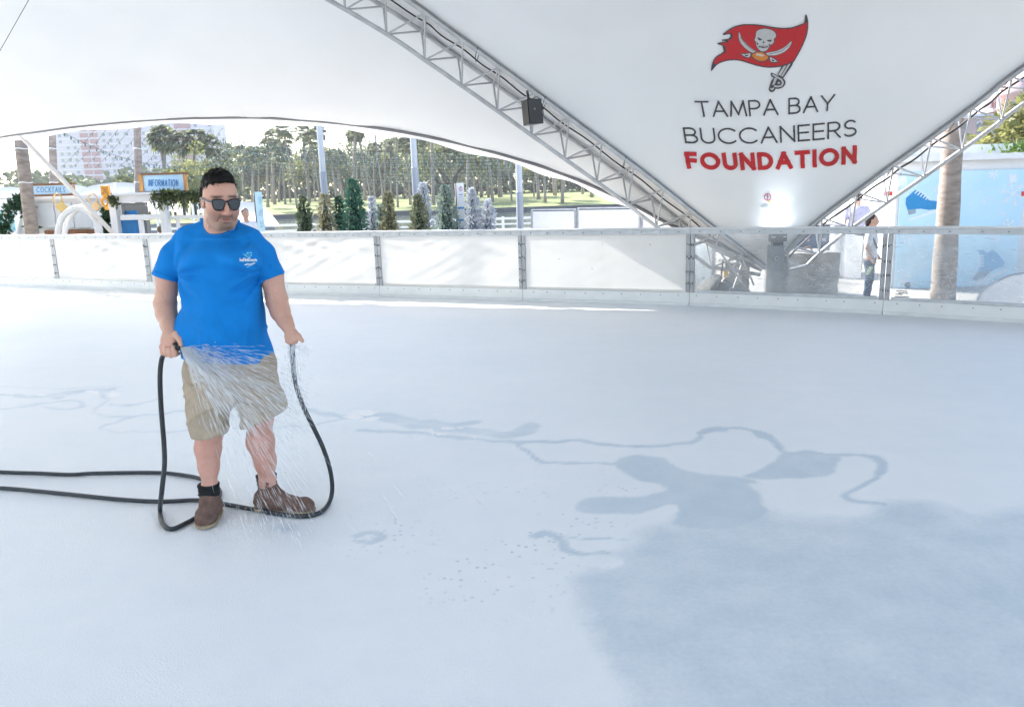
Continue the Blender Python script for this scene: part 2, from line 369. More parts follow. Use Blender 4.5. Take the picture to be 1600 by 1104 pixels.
    for x, y, a, b in [(565, 645, 26, 5), (552, 652, 16, 3), (580, 655, 18, 3), (705, 668, 18, 3), (685, 677, 14, 3), (672, 672, 8, 2), (182, 615, 10, 2.5), (147, 614, 12, 2), (68, 618, 9, 2), (20, 617, 6, 1.2), (72, 630, 6, 1.2), (228, 630, 7, 1.6), (294, 647, 11, 4), (360, 667, 7, 2.5), (738, 684, 7, 1.5), (680, 648, 6, 1.2)]:
        q = np.hypot((PX - x) / (a * .9), (PY - y) / (b * 1.1)); np.maximum(sl, np.clip((1.25 - q) * 2, 0, 1), out=sl)  # bright glints of glare, painted as white spots in the mask
    speck = np.clip(1 - np.hypot((PX - 800) / 330, (PY - 850) / 130), 0, 1) + .6 * np.clip(1 - np.hypot((PX - 960) / 120, (PY - 755) / 35), 0, 1)
    o = npmesh('ice_sheet', V, Fq, None); setcol(o, np.stack([wet, sl, np.clip(speck * 1.6, 0, 1)], 1), 'wet')  # second channel carries the painted glare glints
    m = bpy.data.materials.new('ice'); m.use_nodes = True; nt = m.node_tree; n = nt.nodes; l = nt.links; b = n['Principled BSDF']
    at_ = n.new('ShaderNodeAttribute'); at_.attribute_name = 'wet'; sp = n.new('ShaderNodeSeparateColor'); l.new(at_.outputs['Color'], sp.inputs[0])
    tc = n.new('ShaderNodeTexCoord')
    def noise(s, d=5, r=.55): q = n.new('ShaderNodeTexNoise'); q.inputs['Scale'].default_value = s; q.inputs['Detail'].default_value = d; q.inputs['Roughness'].default_value = r; l.new(tc.outputs['Object'], q.inputs['Vector']); return q.outputs['Fac']
    def mth(op, a, c, cl=False):
        q = n.new('ShaderNodeMath'); q.operation = op; q.use_clamp = cl
        for i, z in enumerate((a, c)):
            if isinstance(z, (int, float)): q.inputs[i].default_value = z
            else: l.new(z, q.inputs[i])
        return q.outputs[0]
    def rng(v, a, c, lo=0., hi=1.): q = n.new('ShaderNodeMapRange'); q.inputs[1].default_value = a; q.inputs[2].default_value = c; q.inputs[3].default_value = lo; q.inputs[4].default_value = hi; l.new(v, q.inputs[0]); return q.outputs[0]
    fine = noise(38, 3, .7); mid = noise(5, 2); large = noise(.55, 2)
    wetm = mth('ADD', sp.outputs[0], mth('MULTIPLY', mth('ADD', mth('SUBTRACT', fine, .5), mth('MULTIPLY', mth('SUBTRACT', noise(3.3, 2, .6), .5), 1.5)), mth('MULTIPLY', mth('MULTIPLY', sp.outputs[0], mth('SUBTRACT', 1.0, sp.outputs[0])), 3.6)), True)
    vo = n.new('ShaderNodeTexVoronoi'); vo.inputs['Scale'].default_value = 21; l.new(tc.outputs['Object'], vo.inputs['Vector'])
    dots = mth('MULTIPLY', rng(vo.outputs['Distance'], .16, .25, 1, 0), mth('MULTIPLY', rng(noise(2.2, 1), .44, .58), sp.outputs[2]))
    c1 = n.new('ShaderNodeMix'); c1.data_type = 'RGBA'; c1.inputs[6].default_value = (.85, .89, .92, 1); c1.inputs[7].default_value = (.905, .928, .945, 1); l.new(rng(mth('ADD', mth('MULTIPLY', large, .65), mth('MULTIPLY', mid, .35)), .36, .62), c1.inputs[0])
    c2 = n.new('ShaderNodeMix'); c2.data_type = 'RGBA'; c2.inputs[7].default_value = (.53, .635, .715, 1); l.new(mth('MULTIPLY', mth('MAXIMUM', wetm, mth('MULTIPLY', dots, .95)), .82), c2.inputs[0]); l.new(c1.outputs[2], c2.inputs[6])
    c3 = n.new('ShaderNodeMix'); c3.data_type = 'RGBA'; c3.inputs[7].default_value = (.98, .98, .98, 1); l.new(c2.outputs[2], c3.inputs[6])  # near-white colour of the painted glints
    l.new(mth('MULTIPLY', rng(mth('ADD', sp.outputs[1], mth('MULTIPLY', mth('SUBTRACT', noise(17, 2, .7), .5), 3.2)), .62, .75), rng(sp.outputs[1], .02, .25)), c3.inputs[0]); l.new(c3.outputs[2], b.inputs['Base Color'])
    l.new(mth('ADD', rng(wetm, 0, 1, .42, .40), mth('MULTIPLY', mid, .1)), b.inputs['Roughness'])
    bp = n.new('ShaderNodeBump'); bp.inputs['Distance'].default_value = .006; l.new(rng(wetm, 0, 1, .5, .1), bp.inputs['Strength']); l.new(mth('ADD', noise(120, 1), mth('MULTIPLY', mid, 2.0)), bp.inputs['Height']); l.new(bp.outputs[0], b.inputs['Normal'])
    b.inputs['Specular IOR Level'].default_value = .30
    o.data.materials.append(m); tag(o, kind='structure')
build_ice()

# ================================================================== ground beyond the boards, river, far lawn
ZG = -0.30
def sheet(name, poly, z, m, nseg=1):
    o = pyd(name, [(x, y, z) for x, y in poly], [tuple(range(len(poly)))], m); tag(o, kind='structure'); return o
m_pave = mat('paving', (.42, .40, .37), .85, var=.25, vscale=1.2, bump=.3, bscale=40)
sheet('plaza', [(-120, -80), (120, -80), (120, 33), (-120, 33)], ZG, m_pave)
m_water = mat('river_water', (.05, .07, .065), .12, var=.3, vscale=.3, bump=.6, bscale=2.0)
sheet('river', [(-700, 33.02), (700, 33.02), (700, 166), (-700, 166)], -1.9, m_water)
m_quay = mat('quay_stone', (.33, .32, .30), .9, var=.3, vscale=1.5, bump=.4, bscale=6)
qb = MB().box((0, 32.9, -1.07), (240, .3, 1.84)); tag(qb.build('quay_wall', m_quay), 'stone quay wall holding the plaza above the river', 'wall')
m_lawn = mat('lawn_grass', (.26, .28, .09), .95, var=.45, vscale=.12, bump=.6, bscale=3, vcol2=(.13, .17, .06))
def lawn():
    xs = np.linspace(-700, 700, 71); ys = np.array([166, 170, 180, 195, 215, 240, 280, 400, 900.]); zs = np.array([-1.05, -.8, -.1, .6, 1.3, 2.0, 2.8, 4, 6])
    V = [(x, y, z + .25 * math.sin(x * .05 + y * .03)) for y, z in zip(ys, zs) for x in xs]; nx = len(xs)
    Fq = [(j * nx + i, j * nx + i + 1, (j + 1) * nx + i + 1, (j + 1) * nx + i) for j in range(len(ys) - 1) for i in range(nx - 1)]
    tag(npmesh('far_lawn', V, Fq, m_lawn), kind='structure')
lawn()
def lawn_z(x, y): return float(np.interp(y, [166, 170, 180, 195, 215, 240, 280, 400, 900], [-1.05, -.8, -.1, .6, 1.3, 2.0, 2.8, 4, 6]))
sw = MB().box((0, 165.85, -1.62), (1400, .6, 1.3)); tag(sw.build('far_seawall', mat('seawall', (.12, .125, .13), .9, var=.4, vscale=.4)), 'dark grey seawall along the far bank below the lawn', 'wall')
for sx in (-1, 1):
    tag(pyd('ground', [(sx * 120, -80, ZG - .03), (sx * 700, -80, ZG - .03), (sx * 700, 33, ZG - .03), (sx * 120, 33, ZG - .03)], [(0, 1, 2, 3) if sx > 0 else (3, 2, 1, 0)], m_pave), kind='structure')
tag(pyd('ground', [(-700, -300, ZG - .03), (700, -300, ZG - .03), (700, -80, ZG - .03), (-700, -80, ZG - .03)], [(0, 1, 2, 3)], m_pave), kind='structure')

# ================================================================== rink boards
m_alu = mat('brushed_aluminium', (.46, .47, .49), .5, metal=.35, var=.3, vscale=7, bump=.15, bscale=90)
m_rail = mat('rail_aluminium', (.62, .64, .66), .5, metal=.35, var=.22, vscale=9, bump=.1, bscale=80)
m_kick = mat('kick_plate_white', (.86, .865, .86), .55, var=.07, vscale=5, bump=.1, bscale=30)
m_bolt = mat('bolt_steel', (.06, .06, .065), .5, metal=.5)
m_vinyl = mat('white_vinyl', (.82, .805, .78), .55, var=.07, vscale=2.5, bump=.12, bscale=8, transl=.17)
m_scuff = mat('scuff_rubber', (.12, .12, .13), .8)
def glass_mat():
    m = bpy.data.materials.new('scratched_plexiglass'); m.use_nodes = True; nt = m.node_tree; n = nt.nodes; l = nt.links
    for q in list(n):
        if q.type != 'OUTPUT_MATERIAL': n.remove(q)
    out = n['Material Output']; tr = n.new('ShaderNodeBsdfTransparent'); tr.inputs[0].default_value = (.96, .975, .98, 1)
    gl = n.new('ShaderNodeBsdfGlossy'); gl.inputs['Roughness'].default_value = .06; df = n.new('ShaderNodeBsdfDiffuse'); df.inputs[0].default_value = (.86, .88, .9, 1)
    tl = n.new('ShaderNodeBsdfTranslucent'); tl.inputs[0].default_value = (.86, .88, .9, 1); ad = n.new('ShaderNodeMixShader'); l.new(df.outputs[0], ad.inputs[1]); l.new(tl.outputs[0], ad.inputs[2]); ad.inputs[0].default_value = .4
    fr = n.new('ShaderNodeFresnel'); fr.inputs[0].default_value = 1.45; m1 = n.new('ShaderNodeMixShader'); l.new(fr.outputs[0], m1.inputs[0]); l.new(tr.outputs[0], m1.inputs[1]); l.new(gl.outputs[0], m1.inputs[2])
    tc = n.new('ShaderNodeTexCoord'); fac = None
    for i, (rot, sc) in enumerate([((0, .5, 0), (2.5, 2.5, 26)), ((0, -.7, 0), (2, 2, 30)), ((0, 1.2, 0), (3, 3, 22)), ((0, -1.3, 0), (2.4, 2, 27))]):
        mp = n.new('ShaderNodeMapping'); mp.inputs['Rotation'].default_value = rot; mp.inputs['Scale'].default_value = sc; mp.inputs['Location'].default_value = (i * 3.1, 0, i); l.new(tc.outputs['Object'], mp.inputs[0])
        no = n.new('ShaderNodeTexNoise'); no.inputs['Scale'].default_value = 1.3; no.inputs['Detail'].default_value = 3; l.new(mp.outputs[0], no.inputs['Vector'])
        r = n.new('ShaderNodeMapRange'); r.inputs[1].default_value = .655; r.inputs[2].default_value = .72; l.new(no.outputs['Fac'], r.inputs[0])
        if fac is None: fac = r.outputs[0]
        else: q = n.new('ShaderNodeMath'); q.operation = 'MAXIMUM'; l.new(fac, q.inputs[0]); l.new(r.outputs[0], q.inputs[1]); fac = q.outputs[0]
    big = n.new('ShaderNodeTexNoise'); big.inputs['Scale'].default_value = 1.6; l.new(tc.outputs['Object'], big.inputs['Vector'])
    rb = n.new('ShaderNodeMapRange'); rb.inputs[1].default_value = .4; rb.inputs[2].default_value = .7; rb.inputs[3].default_value = .12; rb.inputs[4].default_value = .36; l.new(big.outputs['Fac'], rb.inputs[0])
    q = n.new('ShaderNodeMath'); q.operation = 'MULTIPLY'; l.new(fac, q.inputs[0]); q.inputs[1].default_value = .5; s = n.new('ShaderNodeMath'); s.operation = 'MAXIMUM'; l.new(q.outputs[0], s.inputs[0]); l.new(rb.outputs[0], s.inputs[1])
    m2 = n.new('ShaderNodeMixShader'); l.new(s.outputs[0], m2.inputs[0]); l.new(m1.outputs[0], m2.inputs[1]); l.new(ad.outputs[0], m2.inputs[2]); l.new(m2.outputs[0], out.inputs[0]); return m
m_plexi = glass_mat()
BL = ['white vinyl board section at the far left end of the rink', 'white vinyl board section below the cocktails booth', 'white vinyl board section below the arch and the information booth', 'vinyl board section behind the blue shirt, left part hidden', 'vinyl board section just right of the standing man, below the dark green fir',
      'white vinyl board section below the frosted christmas trees', 'white rigid board section with a diagonal sunlit patch', 'clear scratched board section in front of the truss foot', 'clear scratched board section in front of the skate mural', 'clear board section curving out of the frame on the right']
def wavy_sheet(L, h0, h1, amp, seed):
    nx, nz = 60, 26; rr = random.Random(seed); V = []; ph = [rr.uniform(0, 6.28) for _ in range(8)]
    for j in range(nz + 1):
        for i in range(nx + 1):
            u = i / nx; w = j / nz; x = .05 + u * (L - .1); z = h0 + w * (h1 - h0); e = min(1, u * 12, (1 - u) * 12, w * 6, (1 - w) * 6)
            y = amp * e * (.5 * math.sin(9 * u - 7 * w + ph[0]) * math.sin(4 * w + ph[1]) + .35 * math.sin(21 * u + 15 * w * w + ph[2]) * w + .28 * math.sin(38 * u - 26 * w + ph[3]) * (1 - abs(2 * u - 1)) + .3 * abs(math.sin(7 * u + 11 * w + ph[4])) * w)
            V.append((x, .02 + y, z))
    n1 = nx + 1
    return V, [(j * n1 + i, j * n1 + i + 1, (j + 1) * n1 + i + 1, (j + 1) * n1 + i) for j in range(nz) for i in range(nx)]
for i in range(10):
    A, Bb = B_[i], B_[i + 1]; d = Bb - A; L = d.length; rz = math.atan2(d.y, d.x)
    t = empty('rink_board', A, rz); tag(t, BL[i], 'board', 'rink boards')
    clear = i >= 7
    MB().box((L / 2, .03, .095), (L - .005, .07, .19), bev=.004).build('kick_plate', m_kick, t)
    MB().box((L / 2, -.012, .022), (L - .012, .03, .044), bev=.006).build('base_strip', mat('base_strip_white', (.82, .83, .83), .6, var=.1, vscale=6), t)
    MB().box((L / 2, .03, BH - .045), (L - .004, .062, .07), bev=.004).build('top_rail', m_rail, t)
    MB().box((L / 2, .028, BH + .004), (L - .006, .088, .028), bev=.008).build('rail_cap', mat('rail_cap_grey', (.75, .76, .77), .45, var=.12, vscale=5), t)
    for x in (.032, L - .032): MB().box((x, .03, (BH - .08 + .19) / 2), (.058, .056, BH - .08 - .19 - .004), bev=.005).build('post', m_alu, t)
    MB().box((L / 2, .03, .21), (L - .17, .05, .035)).build('lower_rail', m_rail if clear else m_vinyl, t)
    if clear or i == 6:
        if clear: MB().box((L / 2, .025, (BH - .085 + .23) / 2), (L - .155, .010, BH - .085 - .23)).build('pane', m_plexi, t)
        else: v, f = wavy_sheet(L, .2, BH - .07, .006, 41); pyd('panel', v, f, m_vinyl, t, smooth=True)
    else:
        v, f = wavy_sheet(L, .2, BH - .07, .055 if i < 5 else .03, i + 3); pyd('vinyl_sheet', v, f, m_vinyl, t, smooth=True)
    b = MB(); rr = random.Random(i)
    for k in range(9):
        x = L * (k + .5) / 9 + rr.uniform(-.03, .03); b.tube([(x, -.002, BH - .045), (x, -.012, BH - .045)], .008, 6)
        x += rr.uniform(-.04, .04); b.tube([(x, -.004, .15), (x, -.012, .15)], .007, 6)
    for x in (.018, .045, L - .018, L - .045):
        for z in (.32, .5, .7, .9): b.tube([(x, .003, z + rr.uniform(-.03, .03)), (x, -.006, z)], .0075, 6)
    tag(b.build('bolts', m_bolt, t), kind='stuff')
    sc = MB()
    for k in range(rr.randint(3, 7)):
        x, z = rr.uniform(.2, L - .2), rr.uniform(.3, .95); a = rr.uniform(0, 3); sc.box((x, (-.012 if not clear else .012), z), (rr.uniform(.01, .035), .002, .005), M=Matrix.Rotation(a, 3, 'Y'))
    if i == 6: tag(sc.build('scuff_marks', m_scuff, t), kind='stuff')

pv = []; pf = []
for p in B_: pv += [(p.x + .02, p.y + .02, -.006), (p.x + .02, p.y + .02, ZG)]
for i in range(len(B_) - 1): pf.append((2 * i, 2 * i + 1, 2 * i + 3, 2 * i + 2))
tag(pyd('platform_edge', pv, pf, mat('platform_grey', (.3, .3, .3), .8, var=.2, vscale=3)), kind='structure')

# ================================================================== tent: arched trusses and fabric
m_truss = mat('truss_aluminium', (.56, .56, .57), .45, metal=.55, var=.25, vscale=6, bump=.12, bscale=50)
m_fab = mat('tent_fabric', (.82, .82, .815), .6, var=.05, vscale=.8, bump=.22, bscale=1.1, transl=.010)
m_hem = mat('hem_webbing', (.20, .20, .205), .8); m_lip = mat('hem_lip', (.78, .78, .77), .6, transl=.3)
FT = Vector((4.25, 12.75, .35))
A1 = spline([FT, at(1105, 350, 12.35), at(1000, 267, 12.0), at(880, 178, 11.7), at(790, 112, 11.5), at(700, 47, 11.3), at(600, -22, 10.9), (-4.3, 9.4, 5.9), (-6.0, 6.2, 6.9), (-6.6, 1.5, 7.5), (-6, -5, 7.2), (-4.8, -12, 5.4), (-2.2, -17.5, 2.6), (.5, -21, 0)], 10)
B1 = spline([FT + Vector((.12, 0, 0)), at(1269, 354, 12.35), at(1367, 280, 12.1), at(1431, 234, 11.9), at(1530, 161, 11.6), at(1600, 107, 11.4), (9.1, 10.6, 4.6), (10.8, 8.9, 5.9), (11.8, 6.0, 6.9), (12.2, 1.5, 7.5), (11, -5, 7.2), (8.8, -12, 5.4), (4.8, -17.5, 2.6), (.7, -21, 0)], 10)
E1 = spline([FT + Vector((-.15, .1, .15)), at(1060, 357, 12.75), at(985, 318, 12.6), at(900, 280, 12.75), at(810, 249, 12.8), at(690, 218, 13.35), at(560, 196, 14.1), at(430, 185, 14.85), at(340, 184, 15.35), at(215, 189, 16.1), at(80, 203, 16.9), at(-40, 222, 17.6), (-14.5, 18.4, 2.75), (-17.5, 18.5, 2.1)], 10)
def truss(name, C, D2, D3, label, n0, n1, group):
    t = empty(name, C[0]); tag(t, label, 'truss', group); inv = Matrix.Translation(-Vector(C[0]))
    def reb(o): o.matrix_parent_inverse = Matrix.Identity(4); return o
    base = Vector(C[0])
    C1 = [Vector(p) - base for p in C]; s = [min(1, .25 + k / 8) for k in range(len(C))]; s = [a * min(1, .25 + (len(C) - 1 - k) / 8) for k, a in enumerate(s)]
    C2 = [p + D2 * q for p, q in zip(C1, s)]; C3 = [p + D3 * q for p, q in zip(C1, s)]
    for P, r in ((C1, .032), (C2, .032), (C3, .032)): MB().tube(P, r, 10).build('chord', m_truss, t, smooth=True)
    # braces at even spacing along the arch
    L = np.concatenate([[0], np.cumsum([(C1[k + 1] - C1[k]).length for k in range(len(C1) - 1)])])
    def ev(P, q): A_ = np.array([list(p) for p in P]); return Vector([np.interp(q, L, A_[:, c]) for c in range(3)])
    step = .62; q = .5; k = 0
    while q < L[-1] - .6:
        a, b_ = (q, q + step * .5)
        rod('brace', ev(C1, a), ev(C3, b_), .014, m_truss, t, 6); rod('brace', ev(C3, b_), ev(C1, q + step), .014, m_truss, t, 6)
        rod('brace', ev(C2, a), ev(C3, b_), .014, m_truss, t, 6); rod('brace', ev(C3, b_), ev(C2, q + step), .014, m_truss, t, 6)
        if k % 2 == 0: rod('cross_bar', ev(C1, a), ev(C2, a), .014, m_truss, t, 6)
        if q > 7.5 and L[-1] > 9 and q > 9: step = .9
        q += step; k += 1
    return t, C1, C2, C3, ev, L
TA = truss('roof_truss', A1, Vector((-.10, .42, -.15)), Vector((-.30, .15, -.40)), 'aluminium lattice truss rising left from the ground foot, carrying the loudspeaker', 0, 0, 'arched tent trusses')
TB = truss('roof_truss', B1, Vector((.05, .42, -.08)), Vector((.28, .15, -.37)), 'aluminium lattice truss rising right from the ground foot towards the mural', 0, 0, 'arched tent trusses')
def surf(Pa, Pb, nv, sag, side=0.0):
    n = len(Pa); V = np.zeros((n, nv + 1, 3))
    for j in range(nv + 1):
        s = j / nv; V[:, j] = Pa * (1 - s) + Pb * s
        span = np.linalg.norm(Pb - Pa, axis=1); V[:, j, 2] -= sag * 4 * s * (1 - s) * span
        V[:, j, 1] -= side * 4 * s * (1 - s) * span
    idx = np.arange(n * (nv + 1)).reshape(n, nv + 1); F = np.stack([idx[:-1, :-1], idx[1:, :-1], idx[1:, 1:], idx[:-1, 1:]], -1).reshape(-1, 4)
    return V.reshape(-1, 3), F
off = np.array([0, .03, .05])
SV, SF = surf(A1 + off, B1 + off, 44, .05)
saddle = npmesh('tent_canopy', SV, SF, m_fab); tag(saddle, 'white saddle shaped tent canopy printed with the red flag emblem', 'tent canopy', 'tent fabric')
C2w = np.array([list(p + Vector(A1[0])) for p in TA[2]]) + np.array([-.01, .04, .045])
nA = 106; C2w = C2w[:nA]; E1 = np.stack([np.interp(np.linspace(0, len(E1) - 1, nA), np.arange(len(E1)), E1[:, c]) for c in range(3)], 1)
LV, LF = surf(C2w, E1, 40, .045, 0.0)
LV = LV.reshape(nA, 41, 3); tt_ = np.arange(nA)[:, None]; ss_ = np.linspace(0, 1, 41)[None, :]; LV[:, :, 2] += (.016 * np.sin(tt_ * .55 + ss_ * 9) * ss_ ** 5 + .010 * np.sin(tt_ * 1.15 - ss_ * 14) * ss_ ** 3 + .012 * np.sin(tt_ * .35 + ss_ * 5)) * (ss_ < .999); LV = LV.reshape(-1, 3)
i0 = len(LV); LV = np.concatenate([LV, A1[:nA] + np.array([0, .03, .05])]); LF = np.concatenate([LF, np.array([(i0 + k, i0 + k + 1, (k + 1) * 41, k * 41) for k in range(nA - 1)])])
wing = npmesh('tent_canopy', LV, LF, m_fab); tag(wing, 'plain white side canopy with curved hem above the far boards', 'tent canopy', 'tent fabric')
MB().tube([Vector(p) + Vector((0, -.01, 0)) for p in E1], .028, 8).build('hem_rope', m_hem, wing, smooth=True)
hv = [Vector(p) for p in E1]; v = []; f = []
for k, p in enumerate(hv):
    w = .05 + .03 * math.sin(k * .7); v += [p + Vector((0, -.005, -.01)), p + Vector((.01, .05, -.05 - w))]
for k in range(len(hv) - 1): f.append((2 * k, 2 * k + 1, 2 * k + 3, 2 * k + 2))
pyd('hem_flap', v, f, m_lip, wing, smooth=True)
for C, p in ((A1, saddle), (B1, saddle)): MB().tube([Vector(q) + Vector((0, .0, .055)) for q in C], .016, 6).build('keder_edge', mat('keder_grey', (.3, .3, .31), .7), p, smooth=True)
# ================================================================== sculpting by distance field
class Field:
    """distance field on a regular grid; shapes are blended in, then skinned with surface nets"""
    def __init__(s, lo, hi, h):
        s.lo = np.array(lo, float); s.h = h; s.n = np.ceil((np.array(hi) - s.lo) / h).astype(int) + 1
        s.D = np.full(s.n, 0.5, np.float32)
        s.ax = [s.lo[i] + h * np.arange(s.n[i]) for i in range(3)]
    def sub(s, lo, hi):
        a = np.clip(((np.array(lo) - s.lo) / s.h).astype(int), 0, s.n); b = np.clip(((np.array(hi) - s.lo) / s.h).astype(int) + 2, 0, s.n)
        sl = tuple(slice(a[i], b[i]) for i in range(3)); X = s.ax[0][sl[0]][:, None, None]; Y = s.ax[1][sl[1]][None, :, None]; Z = s.ax[2][sl[2]][None, None, :]
        return sl, X, Y, Z
    def put(s, sl, d, k=0.0, op='add'):
        o = s.D[sl]; d = np.broadcast_to(d, o.shape)
        if op == 'cut': o = -o
        if k > 0:
            hh = np.clip(.5 + .5 * (o - d) / k, 0, 1); r = o * (1 - hh) + d * hh - k * hh * (1 - hh)
        else: r = np.minimum(o, d)
        s.D[sl] = -r if op == 'cut' else r
    def cone(s, p0, p1, r0, r1, k=.01, op='add', flat=None):
        p0 = np.array(p0, float); p1 = np.array(p1, float); m = max(r0, r1) + k * 2 + .03
        sl, X, Y, Z = s.sub(np.minimum(p0, p1) - m, np.maximum(p0, p1) + m)
        d = p1 - p0; L = d @ d + 1e-12; t = np.clip(((X - p0[0]) * d[0] + (Y - p0[1]) * d[1] + (Z - p0[2]) * d[2]) / L, 0, 1)
        q = np.sqrt((X - p0[0] - t * d[0]) ** 2 + (Y - p0[1] - t * d[1]) ** 2 + (Z - p0[2] - t * d[2]) ** 2)
        s.put(sl, q - (r0 + (r1 - r0) * t), k, op); return s
    def chain(s, pts, rs, k=.01, op='add'):
        for i in range(len(pts) - 1): s.cone(pts[i], pts[i + 1], rs[i], rs[i + 1], k, op)
        return s
    def ell(s, c, r, k=.01, M=None, op='add', p=2.0):
        c = np.array(c, float); r = np.array(r, float); m = r.max() + 2 * k + .03
        sl, X, Y, Z = s.sub(c - m, c + m); x, y, z = X - c[0], Y - c[1], Z - c[2]
        if M is not None: x, y, z = (M[0][0] * x + M[0][1] * y + M[0][2] * z, M[1][0] * x + M[1][1] * y + M[1][2] * z, M[2][0] * x + M[2][1] * y + M[2][2] * z)
        if p == 2.0: k0 = np.sqrt((x / r[0]) ** 2 + (y / r[1]) ** 2 + (z / r[2]) ** 2); k1 = np.sqrt((x / r[0] ** 2) ** 2 + (y / r[1] ** 2) ** 2 + (z / r[2] ** 2) ** 2) + 1e-9; d = k0 * (k0 - 1) / k1
        else: k0 = (np.abs(x / r[0]) ** p + np.abs(y / r[1]) ** p + np.abs(z / r[2]) ** p) ** (1 / p); d = (k0 - 1) * r.min()
        s.put(sl, d, k, op); return s
    def loft(s, rows, k=.01, p=2.3, op='add', pad=.02):
        """stack of horizontal super-ellipses: rows of (z, cx, cy, a, b)"""
        T = np.array(sorted(rows)); zlo, zhi = T[0, 0], T[-1, 0]
        sl, X, Y, Z = s.sub((T[:, 1].min() - T[:, 3].max() - .06, T[:, 2].min() - T[:, 4].max() - .06, zlo - .04), (T[:, 1].max() + T[:, 3].max() + .06, T[:, 2].max() + T[:, 4].max() + .06, zhi + .04))
        zz = np.clip(Z, zlo, zhi); z1 = zz.ravel(); S = spline_interp(T, z1)
        cx, cy, a, b = [S[:, i][None, None, :] for i in range(4)]
        q = (np.abs((X - cx) / a) ** p + np.abs((Y - cy) / b) ** p) ** (1 / p); d = (q - 1) * np.minimum(a, b)
        d = np.maximum(d, np.maximum(zlo - Z, Z - zhi)); s.put(sl, d, k, op); return s
    def plane(s, pt, nrm):
        """keep the side the normal points away from"""
        nrm = np.array(nrm, float); nrm /= np.linalg.norm(nrm); pt = np.array(pt, float)
        d = (s.ax[0][:, None, None] - pt[0]) * nrm[0] + (s.ax[1][None, :, None] - pt[1]) * nrm[1] + (s.ax[2][None, None, :] - pt[2]) * nrm[2]
        np.maximum(s.D, d, out=s.D); return s
    def warp(s, fn, lo=None, hi=None):
        sl, X, Y, Z = s.sub(lo if lo is not None else s.lo, hi if hi is not None else s.lo + s.n * s.h)
        s.D[sl] += fn(X, Y, Z).astype(np.float32); return s
    def mesh(s, name, m, parent=None, relax=2):
        V, Fq = s.net(relax); s.V = V
        return npmesh(name, V, Fq, m, parent)
    def net(s, relax=2):
        D = s.D; nx, ny, nz = D.shape; I = D < 0; h = s.h
        c = [I[i:nx - 1 + i, j:ny - 1 + j, k:nz - 1 + k] for i in (0, 1) for j in (0, 1) for k in (0, 1)]
        cnt = sum(q.astype(np.int8) for q in c); act = (cnt > 0) & (cnt < 8); ci, cj, ck = np.nonzero(act); N = len(ci)
        vid = np.full(act.shape, -1, np.int32); vid[ci, cj, ck] = np.arange(N)
        acc = np.zeros((N, 3)); w = np.zeros(N)
        cor = [(i, j, k) for i in (0, 1) for j in (0, 1) for k in (0, 1)]; val = [D[ci + i, cj + j, ck + k] for i, j, k in cor]
        for a in range(8):
            for b in range(a + 1, 8):
                if sum(abs(cor[a][q] - cor[b][q]) for q in range(3)) != 1: continue
                x = (val[a] < 0) != (val[b] < 0)
                if not x.any(): continue
                t = val[a][x] / (val[a][x] - val[b][x]); pa = np.array(cor[a], float); pb = np.array(cor[b], float); acc[x] += pa + t[:, None] * (pb - pa); w[x] += 1
        V = s.lo + h * (np.stack([ci, cj, ck], 1) + acc / w[:, None])
        Fs = []
        for axn in range(3):
            sa = [slice(0, -1)] * 3
            A = I[:-1, :, :] if axn == 0 else I[:, :-1, :] if axn == 1 else I[:, :, :-1]; B = I[1:, :, :] if axn == 0 else I[:, 1:, :] if axn == 1 else I[:, :, 1:]
            e = np.nonzero(A != B); flip = A[e]; o1, o2 = [q for q in range(3) if q != axn]
            ok = (e[o1] > 0) & (e[o2] > 0) & (e[o1] < D.shape[o1] - 1) & (e[o2] < D.shape[o2] - 1); e = [q[ok] for q in e]; flip = flip[ok]
            def g(d1, d2):
                q = [e[0].copy(), e[1].copy(), e[2].copy()]; q[o1] -= d1; q[o2] -= d2; return vid[q[0], q[1], q[2]]
            q = np.stack([g(1, 1), g(0, 1), g(0, 0), g(1, 0)], 1)
            if axn == 1: flip = ~flip
            q[~flip] = q[~flip][:, ::-1]; Fs.append(q)
        Fq = np.concatenate(Fs); Fq = Fq[(Fq >= 0).all(1)]
        for _ in range(relax):
            S = np.zeros_like(V); c_ = np.zeros(len(V))
            for a in range(4):
                b = (a + 1) % 4; np.add.at(S, Fq[:, a], V[Fq[:, b]]); np.add.at(S, Fq[:, b], V[Fq[:, a]]); np.add.at(c_, Fq[:, a], 1); np.add.at(c_, Fq[:, b], 1)
            V = V * .5 + .5 * S / np.maximum(c_, 1)[:, None]
        return V, Fq
def spline_interp(T, z):
    """smooth (monotone-ish) interpolation of table rows by first column"""
    zs = T[:, 0]; out = np.zeros((len(z), T.shape[1] - 1)); i = np.clip(np.searchsorted(zs, z) - 1, 0, len(zs) - 2); t = (z - zs[i]) / (zs[i + 1] - zs[i])
    for c in range(1, T.shape[1]):
        v = T[:, c]; m = np.gradient(v, zs); hh = zs[i + 1] - zs[i]
        out[:, c - 1] = (2 * t ** 3 - 3 * t ** 2 + 1) * v[i] + (t ** 3 - 2 * t ** 2 + t) * hh * m[i] + (-2 * t ** 3 + 3 * t ** 2) * v[i + 1] + (t ** 3 - t ** 2) * hh * m[i + 1]
    return out
def vnoise(P, f, seed=0):
    """cheap smooth noise from sines, -1..1"""
    r = np.random.RandomState(seed); o = 0
    for k in range(5):
        a = r.normal(size=3); a /= np.linalg.norm(a); o = o + np.sin((P @ a) * f * r.uniform(.7, 1.5) + r.uniform(0, 6.28))
    return o / 3.0

